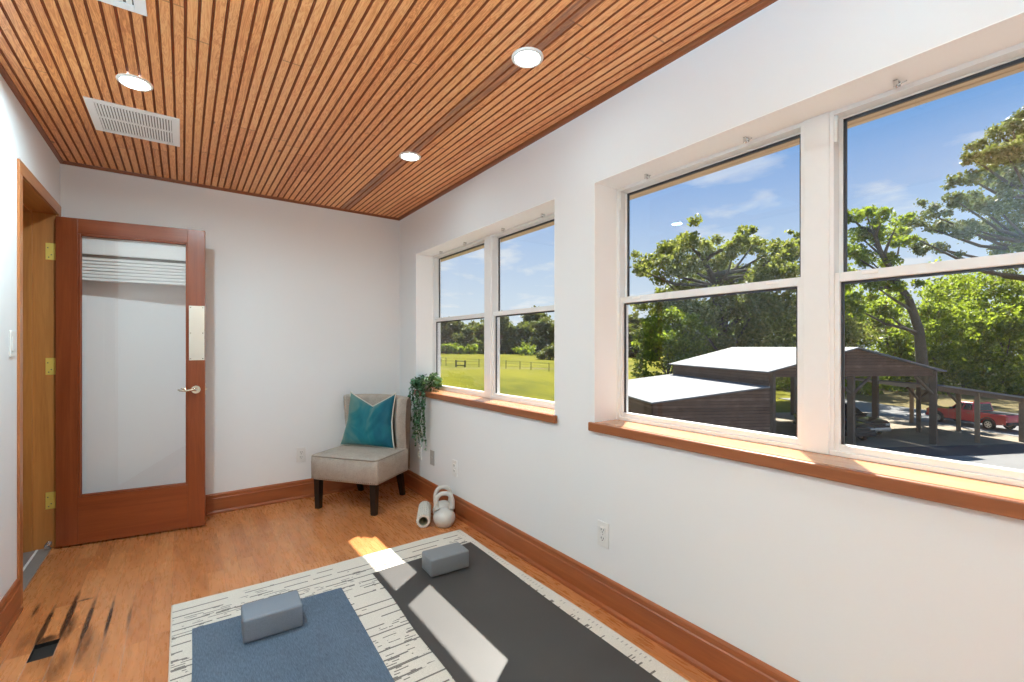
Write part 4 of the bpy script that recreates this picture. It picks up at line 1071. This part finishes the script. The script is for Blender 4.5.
def car_body(name, label, cat, loc, rot, paint, spec):
    """pickup or van built along +X"""
    root = thing(name, label, cat, loc, rot)
    L, Wd, Hc, zb = spec['L'], spec['W'], spec['H'], 0.42
    fa, ra, wr = spec['fa'], spec['ra'], spec['wr']
    hood, belt = spec['hood'], spec['belt']
    x0, x1 = -L / 2, L / 2
    def arc(cx, r, n=10): return [(cx + r * math.cos(a), wr + r * math.sin(a)) for a in [PI * k / n for k in range(n + 1)]]
    ar = wr + 0.09
    low = [(x1 - 0.02, zb + 0.05)] + [(cx, max(z, zb)) for cx, z in arc(fa, ar)] + [(cx, max(z, zb)) for cx, z in arc(ra, ar)] + [(x0 + 0.02, zb + 0.10), (x0, belt - 0.08)]
    up = [(x0 + 0.05, belt), (spec['cab0'], belt + 0.02), (spec['ws0'], hood + 0.02), (x1 - 0.25, hood - 0.05), (x1 - 0.03, hood - 0.18)]
    bm = B(); prism(bm, low + up, -Wd / 2, Wd / 2, 'Y')
    es = [e for e in bm.edges if abs(e.verts[0].co.y - e.verts[1].co.y) < 1e-6]
    bmesh.ops.bevel(bm, geom=es, offset=0.05, segments=3, profile=0.5, affect='EDGES', clamp_overlap=True)
    body = link('body', bm, paint, root, True); body.data.set_sharp_from_angle(angle=R(40))
    # cab
    c0, c1, t0, t1 = spec['cab0'], spec['ws0'] + 0.05, spec['rt0'], spec['rt1']
    bm = B(); wb, wt = Wd / 2 - 0.05, Wd / 2 - 0.22
    vb = [(c0, belt - 0.02), (c1, belt - 0.02)]; vt = [(t1, Hc), (t0, Hc)]
    A = [bm.verts.new((c0, -wb, belt - 0.03)), bm.verts.new((c1, -wb, belt - 0.03)), bm.verts.new((c1, wb, belt - 0.03)), bm.verts.new((c0, wb, belt - 0.03))]
    T = [bm.verts.new((t0, -wt, Hc)), bm.verts.new((t1, -wt, Hc)), bm.verts.new((t1, wt, Hc)), bm.verts.new((t0, wt, Hc))]
    bm.faces.new(A[::-1]); bm.faces.new(T)
    for k in range(4): bm.faces.new((A[k], A[(k + 1) % 4], T[(k + 1) % 4], T[k]))
    bmesh.ops.bevel(bm, geom=list(bm.edges), offset=0.06, segments=3, profile=0.5, affect='EDGES')
    link('cab', bm, paint, root, True).data.set_sharp_from_angle(angle=R(45))
    # windows laid just proud of the cab faces
    def face_pt(side, a, h):       # a along 0..1, h 0..1 up the side
        x = (c0 + (c1 - c0) * a) * (1 - h) + (t0 + (t1 - t0) * a) * h; y = (wb * (1 - h) + wt * h + 0.006) * side
        return Vector((x, y, belt - 0.03 + (Hc - belt + 0.03) * h))
    for side in (-1, 1):
        for (a0, a1, b0, b1) in spec['win']:
            bm = B(); pts = [face_pt(side, a0, 0.16), face_pt(side, a1, 0.16), face_pt(side, b1, 0.84), face_pt(side, b0, 0.84)]
            wslab(bm, pts, Vector((0, -0.02 * side, 0))); link('side_window', bm, 'car_glass', root)
    def end_pts(xa, xb, s):
        return [Vector((xa * (1 - h) + xb * h + s * 0.006, y * (wb * (1 - h) + wt * h - 0.12), belt - 0.03 + (Hc - belt + 0.03) * h)) for h, y in ((0.14, -1), (0.14, 1), (0.86, 1), (0.86, -1))]
    bm = B(); wslab(bm, end_pts(c1, t1, 1), Vector((-0.02, 0, 0))); link('windshield', bm, 'car_glass', root)
    bm = B(); wslab(bm, end_pts(c0, t0, -1), Vector((0.02, 0, 0))); link('rear_window', bm, 'car_glass', root)
    for cx in (fa, ra):
        for side in (-1, 1):
            bm = B(); yc = side * (Wd / 2 - 0.13)
            def ring(u, v):
                a = 2 * PI * u; prof = [(wr * 0.62, -0.12), (wr * 0.93, -0.13), (wr, -0.09), (wr, 0.09), (wr * 0.93, 0.13), (wr * 0.62, 0.12)]
                r_, d = prof[int(round(v * 5))]; return (cx + r_ * math.cos(a), yc + d, wr + r_ * math.sin(a))
            grid(bm, ring, 32, 6, True); w = link('wheel', bm, 'rubber', root, True)
            bm = B(); disc(bm, (cx, yc - 0.10, wr), wr * 0.63, 'y', 28, 0.20)
            w2 = link('rim', bm, 'alloy', w)
            bm = B()
            for k in range(6):
                a = k * PI / 3 + 0.3; p = Vector((cx + wr * 0.40 * math.cos(a), yc + side * 0.095, wr + wr * 0.40 * math.sin(a))); disc(bm, p, wr * 0.115, 'y' if side > 0 else '-y', 10, 0.012)
            link('rim_hole', bm, 'black_trim', w)
            bm = B()
            pts = [(cx + (ar + 0.02) * math.cos(a), side * (Wd / 2 + 0.005), wr + (ar + 0.02) * math.sin(a)) for a in [PI * k / 14 for k in range(15)]]
            tube(bm, pts, 0.045, 6); link('wheel_arch', bm, spec.get('arch', 'black_trim'), root, True)
    bm = B(); box(bm, (x1 - 0.10, -Wd / 2 + 0.02, 0.45), (x1 + 0.08, Wd / 2 - 0.02, 0.72), 0.04, 3); link('front_bumper', bm, spec.get('bumper', 'black_trim'), root, True)
    bm = B(); box(bm, (x0 - 0.12, -Wd / 2 + 0.04, 0.48), (x0 + 0.08, Wd / 2 - 0.04, 0.70), 0.04, 3); link('rear_bumper', bm, spec.get('bumper', 'black_trim'), root, True)
    bm = B(); box(bm, (x1 - 0.08, -Wd / 2 + 0.40, 0.78), (x1 + 0.01, Wd / 2 - 0.40, hood - 0.20), 0.02); link('grille', bm, 'black_trim', root)
    for side in (-1, 1):
        bm = B(); box(bm, (x1 - 0.10, side * (Wd / 2 - 0.20) - 0.17, 0.85), (x1 + 0.008, side * (Wd / 2 - 0.20) + 0.17, hood - 0.22), 0.03); link('headlight', bm, 'lens', root)
        bm = B(); box(bm, (x0 - 0.008, side * (Wd / 2 - 0.12) - 0.09, 0.85), (x0 + 0.08, side * (Wd / 2 - 0.12) + 0.09, belt - 0.08), 0.02); link('tail_light', bm, 'tail', root)
        bm = B(); box(bm, (c1 - 0.45, side * (Wd / 2 + 0.02) - 0.02, belt + 0.03), (c1 - 0.28, side * (Wd / 2 + 0.20), belt + 0.20), 0.03); link('side_mirror', bm, 'black_trim', root)
        bm = B(); box(bm, (ra + ar + 0.05, side * (Wd / 2 - 0.05) - 0.05, 0.38), (fa - ar - 0.05, side * (Wd / 2 - 0.05) + 0.06, 0.46), 0.02); link('side_step', bm, 'black_trim', root)
        for k, xx in enumerate(spec.get('handles', ())):
            bm = B(); box(bm, (xx - 0.10, side * (Wd / 2 + 0.012) - 0.012, belt - 0.17), (xx + 0.10, side * (Wd / 2 + 0.012) + 0.012, belt - 0.12), 0.01); link('door_handle', bm, 'black_trim', root)
        for xx in spec.get('seams', ()):
            bm = B(); box(bm, (xx - 0.008, side * Wd / 2 - 0.003, 0.50), (xx + 0.008, side * Wd / 2 + 0.003, belt - 0.03)); link('door_seam', bm, 'black_trim', root)
    if spec.get('bed'):
        bm = B(); box(bm, (x0 + 0.10, -Wd / 2 + 0.10, belt - 0.02), (c0 - 0.04, Wd / 2 - 0.10, belt + 0.03)); link('bed_cover', bm, 'black_trim', root)
    return root
TRK = dict(L=5.85, W=2.02, H=1.92, fa=1.95, ra=-1.75, wr=0.40, hood=1.20, belt=1.24, cab0=-0.72, ws0=1.12, rt0=-0.60, rt1=0.42,
           win=((0.06, 0.42, 0.06, 0.46), (0.50, 0.88, 0.54, 0.93)), handles=(0.55, -0.42), seams=(1.05, 0.18, -0.70), bed=True)
hd = math.atan2(0.872, 0.489)
car_body('pickup_truck', 'red crew cab pickup truck parked beyond the lean-to posts', 'truck', (51.25 + 0.3, 8.25, GZ + 0.05), hd, 'red', TRK)
DRK = dict(TRK); DRK.update(bumper='alloy', H=1.80)
p = bp(-1.95, 5.2, GZ + 0.03)
car_body('parked_car', 'dark pickup with bright bumper parked under the barn', 'car', tuple(p), hd + PI, 'black_paint', DRK)
VAN = dict(L=5.0, W=2.0, H=2.35, fa=1.6, ra=-1.5, wr=0.36, hood=1.18, belt=1.30, cab0=-2.38, ws0=1.25, rt0=-2.25, rt1=0.55,
           win=((0.04, 0.30, 0.05, 0.32), (0.34, 0.62, 0.36, 0.66), (0.66, 0.92, 0.72, 0.95)), handles=(0.3,), seams=(1.1, 0.1))
p = bp(-4.55, 3.3, GZ + 0.03)
car_body('parked_van', 'dark van parked beside the middle barn post', 'van', tuple(p), hd + PI, 'black_paint', VAN)

# ------------------------------------------------------------------ trees
def leaf_mesh(name, cl, leaf, dens, seed, flat=0.75):
    """cl: list of (x, y, z, r) clumps; quads scattered through each clump"""
    rg = np.random.default_rng(seed); C_ = []
    for (x, y, z, r) in cl:
        n = max(12, int(dens * r * r))
        d = rg.normal(size=(n, 3)); d /= np.linalg.norm(d, axis=1)[:, None]
        rad = r * (0.35 + 0.75 * rg.random(n) ** 0.6)
        # break the clump into smaller sprays
        k = max(3, int(r * 3)); sc = rg.normal(size=(k, 3)) * r * 0.62; idx = rg.integers(0, k, n)
        p = np.where(rg.random(n)[:, None] < 0.6, sc[idx] + rg.normal(size=(n, 3)) * r * 0.21, d * rad[:, None] * 0.8)
        p[:, 2] *= flat
        C_.append(p + np.array([x, y, z]))
    P = np.concatenate(C_); n = len(P)
    a = rg.normal(size=(n, 3)); a /= np.linalg.norm(a, axis=1)[:, None]
    h = rg.normal(size=(n, 3)); b_ = np.cross(a, h); b_ /= np.linalg.norm(b_, axis=1)[:, None]
    s = leaf * (0.6 + 0.8 * rg.random(n))[:, None]
    V = np.stack([P - a * s, P + b_ * s * 0.62, P + a * s, P - b_ * s * 0.62], axis=1).reshape(-1, 3)
    me = bpy.data.meshes.new(name)
    me.vertices.add(4 * n); me.vertices.foreach_set('co', V.ravel())
    me.loops.add(4 * n); me.loops.foreach_set('vertex_index', np.arange(4 * n, dtype=np.int32))
    me.polygons.add(n); me.polygons.foreach_set('loop_start', np.arange(0, 4 * n, 4, dtype=np.int32)); me.polygons.foreach_set('loop_total', np.full(n, 4, dtype=np.int32))
    me.update(calc_edges=True); me.validate()
    return me
def tree(name, label, base, cl, lm, leaf, dens, seed, tr=0.4, limbs=None, group=None, flat=0.75):
    root = thing(name, label, 'tree', tuple(base), 0, group)
    bx, by, bz = base; r = random.Random(seed)
    loc = [(x - bx, y - by, z - bz, q) for x, y, z, q in cl]
    me = leaf_mesh('foliage', loc, leaf, dens, seed, flat); me.materials.append(MAT[lm])
    o = bpy.data.objects.new('foliage', me); COL.objects.link(o); o.parent = root
    bm = B()
    zs = sorted(c[2] for c in loc); zlow = max(1.5, zs[0] * 0.6)
    if limbs is None:
        cx = sum(c[0] for c in loc) / len(loc); cy = sum(c[1] for c in loc) / len(loc); cz = zs[int(len(zs) * 0.7)]
        stem = [Vector((0, 0, -0.3)), Vector((cx * 0.1 + r.uniform(-.3, .3), cy * 0.1, zlow * 0.6)), Vector((cx * 0.4, cy * 0.4, zlow + (cz - zlow) * 0.4)), Vector((cx * 0.8, cy * 0.8, cz))]
    else:
        stem = [Vector((p.x - bx, p.y - by, p.z - bz)) for p in limbs]
    tube(bm, stem, [tr * (1 - 0.75 * i / (len(stem) - 1)) for i in range(len(stem))], 10)
    for (x, y, z, q) in loc:
        # branch leaves the stem below the clump
        best = min(range(1, len(stem)), key=lambda i: (stem[i] - Vector((x, y, z - q))).length + (5 if stem[i].z > z else 0))
        a = stem[best - 1].lerp(stem[best], r.uniform(0.4, 1.0)); e = Vector((x, y, z))
        m = a.lerp(e, 0.5) + Vector((r.uniform(-.6, .6), r.uniform(-.6, .6), -0.12 * (e - a).length * 0.5))
        t0 = tr * 0.34
        tube(bm, [a, a.lerp(m, 0.5) + Vector((0, 0, 0.1)), m, m.lerp(e, 0.6), e], [t0, t0 * 0.85, t0 * 0.65, t0 * 0.4, t0 * 0.15], 6, cap=False)
    link('trunk', bm, 'bark', root, True)
    return root
def px_clumps(lst, f, seed, jit=5.0):
    r = random.Random(seed); out = []
    for (u, v, rp) in lst:
        ff = f + r.uniform(-jit, jit); p = at(u, v, ff); out.append((p.x, p.y, p.z, rp * ff / F))
    return out
def gpt(u, f):
    p = at(u, HOR, f); return (p.x, p.y, gz(p.x, p.y))
OAK = [(640, 270, 9), (652, 262, 14), (668, 250, 16), (688, 241, 15), (703, 252, 15), (662, 276, 15), (684, 266, 18), (716, 262, 16), (735, 248, 14), (742, 234, 9), (754, 244, 13), (752, 230, 6), (770, 252, 15), (783, 262, 14), (798, 250, 15), (800, 236, 7), (815, 248, 14),
       (705, 282, 20), (735, 276, 20), (762, 276, 18), (790, 282, 18), (820, 275, 18), (680, 292, 18), (668, 310, 22), (695, 318, 26), (728, 306, 24), (758, 304, 24), (790, 310, 24), (825, 305, 22), (720, 338, 28), (760, 338, 28), (800, 338, 26), (840, 330, 24), (655, 335, 16), (688, 345, 24)]
b0 = gpt(728, 58)
tree('oak_tree', 'wide oak rising behind the barn roof in the left pane', b0, px_clumps(OAK, 58, 1), 'leaf_oak', 0.21, 290, 11, 0.8,
     [at(728, 393, 58), at(726, 350, 58), at(718, 310, 58), at(712, 275, 58), at(700, 255, 58)])
THIN = [(850, 216, 11), (866, 213, 10), (884, 215, 11), (898, 222, 9), (858, 235, 13), (880, 236, 14), (900, 242, 10), (848, 252, 12), (868, 258, 11), (890, 262, 12), (850, 278, 14), (872, 284, 12), (896, 286, 11), (850, 305, 14), (880, 308, 14)]
b1 = gpt(922, 52)
tree('oak_tree', 'slender tree with a bent bare trunk left of the big oak', b1, px_clumps(THIN, 52, 2, 3), 'leaf_bright', 0.19, 340, 12, 0.62,
     [at(924, 402, 52), at(922, 362, 52), at(919, 330, 52), at(909, 300, 52), at(896, 280, 52), at(880, 250, 52), at(872, 225, 52)])
BIG = [(1012, 125, 10), (998, 135, 12), (1022, 132, 14), (1045, 130, 20), (985, 150, 11), (1005, 152, 15), (1030, 155, 18), (1055, 160, 25), (972, 158, 9), (968, 178, 12), (988, 176, 14), (1012, 180, 17), (1040, 185, 22), (952, 198, 10), (972, 202, 14), (995, 206, 16), (1020, 208, 18), (1050, 215, 24),
       (930, 214, 10), (912, 222, 10), (945, 226, 12), (968, 228, 13), (992, 232, 14), (1018, 236, 15), (1048, 245, 22), (902, 232, 9), (918, 244, 9), (940, 248, 9), (1000, 250, 11), (1070, 190, 26), (1080, 230, 26)]
b2 = gpt(1085, 60)
tree('oak_tree', 'tall grey green oak reaching in from the right edge', b2, px_clumps(BIG, 60, 3, 5), 'leaf_grey', 0.20, 330, 13, 0.9,
     [at(1085, 400, 60), at(1080, 330, 60), at(1068, 280, 60), at(1050, 240, 60), at(1035, 195, 60), at(1020, 150, 60)])
# lower bright woods behind the lean-to
r = random.Random(21)
woods = [(845, 66, 288, 'leafy green tree behind the carport gable, under the slender tree'), (884, 72, 296, 'bright green tree behind carport gable, left of bent trunk'), (935, 68, 284, 'bright green tree just right of the bent trunk'),
         (972, 74, 300, 'bright green tree above the hood of the red truck'), (1003, 66, 280, 'bright green tree above the cab of the red truck'), (1042, 70, 276, 'bright green tree at the right edge above the truck bed'), (1085, 68, 285, 'green tree beyond the right edge, near the truck bed'), (955, 84, 274, 'pale green tree farthest back between the two trunks')]
for i, (u, f, vt, lb) in enumerate(woods):
    cl = []
    v = vt + 10
    while v < 402:
        n = 2 if v < vt + 30 else 3
        for k in range(n): cl.append((u + r.uniform(-24, 24) * (0.5 if v < vt + 25 else 1), v + r.uniform(-6, 6), r.uniform(13, 20)))
        v += 14
    tree('leafy_tree', lb, gpt(u, f), px_clumps(cl, f, 40 + i, 4), 'leaf_bright', 0.23, 105, 50 + i, 0.35)
# brighter small tree left of the barn roofs, and dark trees behind
cl = [(655, 322, 13), (672, 315, 15), (690, 322, 15), (650, 340, 14), (668, 338, 17), (690, 342, 17), (645, 358, 13), (662, 360, 16), (684, 362, 16), (640, 372, 10), (655, 378, 12), (700, 352, 14)]
tree('leafy_tree', 'bright green low tree left of the gable roof, before the oak', gpt(668, 52), px_clumps(cl, 52, 77, 2.5), 'leaf_bright', 0.20, 170, 78, 0.25)
for i, (u, f, vt, lb) in enumerate(((770, 74, 318, 'dark leafy tree directly behind the gable roof ridge'), (712, 76, 312, 'dark leafy tree behind oak trunk in the left pane'), (815, 72, 318, 'dark leafy tree hidden behind the window mullion'))):
    cl = []; v = vt
    while v < 392:
        for k in range(3): cl.append((u + r.uniform(-30, 30), v + r.uniform(-6, 6), r.uniform(14, 20)))
        v += 16
    tree('leafy_tree', lb, gpt(u, f), px_clumps(cl, f, 90 + i, 4), 'leaf_bright', 0.24, 75, 95 + i, 0.35)
# far tree line beyond the field
far_meshes = []
for k in range(4):
    rr = random.Random(300 + k); cl = []
    for q in range(20):
        a = rr.uniform(0, 2 * PI); rad = 4.6 * math.sqrt(rr.random()); z = rr.uniform(0.8, 9.2 + 0.7 * k); rad *= (1.15 - z / 14)
        cl.append((rad * math.cos(a), rad * math.sin(a), z, rr.uniform(1.3, 2.2)))
    me = leaf_mesh('foliage', cl, 0.42, 62, 400 + k, 0.8); me.materials.append(MAT['leaf_far'])
    bm = B(); tube(bm, [(0, 0, -0.5), (0.2, 0, 3), (0.1, 0.3, 7)], [0.4, 0.3, 0.12], 7)
    for a in range(5): tube(bm, [(0.1, 0.1, 3 + a * 0.5), (1.6 * math.cos(a * 1.3), 1.6 * math.sin(a * 1.3), 5 + a * 0.6)], [0.15, 0.05], 5)
    bmesh.ops.recalc_face_normals(bm, faces=bm.faces)
    mt = bpy.data.meshes.new('trunk'); bm.to_mesh(mt); bm.free(); mt.materials.append(MAT['bark'])
    far_meshes.append((me, mt))
r = random.Random(5); i = 0
for row, (dist, u0, u1, step) in enumerate(((150, 425, 652, 10.5), (165, 430, 655, 12))):
    u = u0
    while u < u1:
        f = dist + r.uniform(-7, 7); p = at(u, HOR, f)
        root = thing('field_edge_tree', 'dark green tree in the dense tree line beyond the field', 'tree', (p.x, p.y, gz(p.x, p.y)), r.uniform(0, 6.28), 'trees of the far tree line beyond the field')
        s = r.uniform(0.72, 1.08) * (1.08 if row else 0.95) * (1.12 if u > 525 else 1.0); root.scale = (s * 1.1, s * 1.1, s)
        me, mt = far_meshes[i % 4]
        for nm, m in (('foliage', me), ('trunk', mt)):
            o = bpy.data.objects.new(nm, m); COL.objects.link(o); o.parent = root
        i += 1; u += step * r.uniform(0.8, 1.2)
def shrub(u, v, f, rx, lm, label, seed):
    p = at(u, HOR, f); rr = random.Random(seed); b_ = (p.x, p.y, gz(p.x, p.y)); cl = []
    for q in range(9): cl.append((p.x + rr.uniform(-rx, rx), p.y + rr.uniform(-1, 1), b_[2] + rr.uniform(0.3, 0.85) * rx, rx * rr.uniform(0.35, 0.6)))
    tree('shrub', label, b_, cl, lm, 0.24, 150, seed, 0.12)
shrub(553, 362, 104, 3.0, 'leaf_far', 'dark round shrub standing in the field at the right of the far window', 601)
shrub(446, 352, 132, 3.0, 'leaf_bright', 'pale green bush at the foot of the tree line, left pane', 602)
shrub(470, 352, 134, 2.4, 'leaf_bright', 'pale green bush at the foot of the tree line by the far window mullion', 603)
shrub(526, 352, 130, 2.6, 'leaf_bright', 'pale green bush under the tree line in the right pane', 604)

# fence in the field
def fence():
    f0 = 68
    us = [441, 446, 479, 506, 520, 531, 549, 562, 430]
    root = thing('wire_fence', 'thin wire fence on dark posts crossing the green field', 'fence', gpt(500, f0))
    off = -Vector(root.location)
    for u in sorted(us):
        p = Vector(gpt(u, f0)); bm = B(); box(bm, (p.x - 0.04, p.y - 0.04, p.z - 0.2), (p.x + 0.04, p.y + 0.04, p.z + 1.2), 0.01)
        bmesh.ops.translate(bm, verts=bm.verts, vec=off); link('post', bm, 'fence_wood', root)
    for h in (0.35, 0.75, 1.12):
        bm = B(); pts = [Vector(gpt(u, f0)) + Vector((0, 0, h)) for u in sorted(us)]; tube(bm, [p + off for p in pts], 0.012, 4); link('wire', bm, 'fence_wood', root)
    g0 = Vector(gpt(456, 66)); g1 = Vector(gpt(465, 66)); d = g1 - g0
    groot = thing('field_gate', 'small dark wooden rail frame standing in the field', 'gate', tuple((g0 + g1) / 2)); off = -Vector(groot.location)
    for p in (g0, g1):
        bm = B(); box(bm, (p.x - 0.09, p.y - 0.09, p.z - 0.2), (p.x + 0.09, p.y + 0.09, p.z + 1.0), 0.02); bmesh.ops.translate(bm, verts=bm.verts, vec=off); link('post', bm, 'fence_wood', groot)
    for h in (0.25, 0.86):
        bm = B(); tube(bm, [g0 + off + Vector((0, 0, h)), g1 + off + Vector((0, 0, h))], 0.07, 6); link('rail', bm, 'fence_wood', groot)
fence()

# ------------------------------------------------------------------ sky, sun, camera
w = bpy.data.worlds.new('sky'); SC.world = w; w.use_nodes = True; nt = w.node_tree; nt.nodes.clear()
class WB(NB):
    def __init__(s): s.nt = nt; s.out = nt.nodes.new('ShaderNodeOutputWorld')
b = WB()
v = b.n('TexCoord').outputs['Generated']; sp = b.n('SeparateXYZ', {0: v}); z = sp.outputs[2]
grad = b.ramp(b.math('MAXIMUM', z, 0.0), [(0.0, (0.74, 0.82, 0.88)), (0.10, (0.64, 0.76, 0.89)), (0.22, (0.46, 0.62, 0.87)), (0.30, (0.32, 0.50, 0.83)), (0.37, (0.19, 0.40, 0.78)), (0.6, (0.10, 0.27, 0.62))])
zz = b.math('ADD', b.math('MAXIMUM', z, 0.0), 0.12)
pv = b.n('CombineXYZ', {0: b.math('DIVIDE', sp.outputs[0], zz), 1: b.math('DIVIDE', sp.outputs[1], zz), 2: 0.0}).outputs[0]
cl = b.n('TexNoise', {'Vector': b.n('Mapping', {'Vector': pv, 'Location': (3.1, 1.7, 0), 'Scale': (1, 1, 1)}).outputs[0], 'Scale': 2.4, 'Detail': 7.0, 'Roughness': 0.55, 'Distortion': 0.2}).outputs[0]
cm = b.ramp(cl, [(0.53, 0.0), (0.68, 1.0)])
cm = b.math('MULTIPLY', cm, b.ramp(z, [(0.02, 0.75), (0.28, 0.65), (0.42, 0.15)]))
col = b.mix(cm, grad, (0.86, 0.89, 0.93))
bg = b.n('Background', {0: col, 1: 1.0}); nt.links.new(bg.outputs[0], b.out.inputs[0])

sd = bpy.data.lights.new('sun', 'SUN'); sd.energy = 17.0; sd.angle = R(0.53); sd.color = (1.0, 0.95, 0.87)
so = bpy.data.objects.new('sun', sd); COL.objects.link(so)
dv = Vector((-0.676, -0.466, -1.0)); so.rotation_euler = dv.to_track_quat('-Z', 'Y').to_euler(); so.location = (20, 15, 30)

cd = bpy.data.cameras.new('camera'); cam = bpy.data.objects.new('camera', cd); COL.objects.link(cam)
cd.sensor_width = 36.0; cd.sensor_fit = 'HORIZONTAL'; cd.lens = F / 1024 * 36.0; cd.clip_start = 0.05; cd.clip_end = 1500
cd.shift_y = (HOR - 341.0) / 1024
cam.location = (0, 0, EYE); cam.rotation_euler = (PI / 2, 0, -YAW)
SC.camera = cam
SC.view_settings.view_transform = 'Standard'; SC.view_settings.look = 'None'; SC.view_settings.exposure = 0.0; SC.view_settings.gamma = 1.0
SC.view_settings.use_curve_mapping = False
SC.cycles.max_bounces = 12; SC.cycles.diffuse_bounces = 6; SC.cycles.transparent_max_bounces = 24; SC.cycles.transmission_bounces = 8
SC.cycles.sample_clamp_indirect = 8.0; SC.cycles.caustics_reflective = False; SC.cycles.caustics_refractive = False
SC.cycles.use_denoising = True
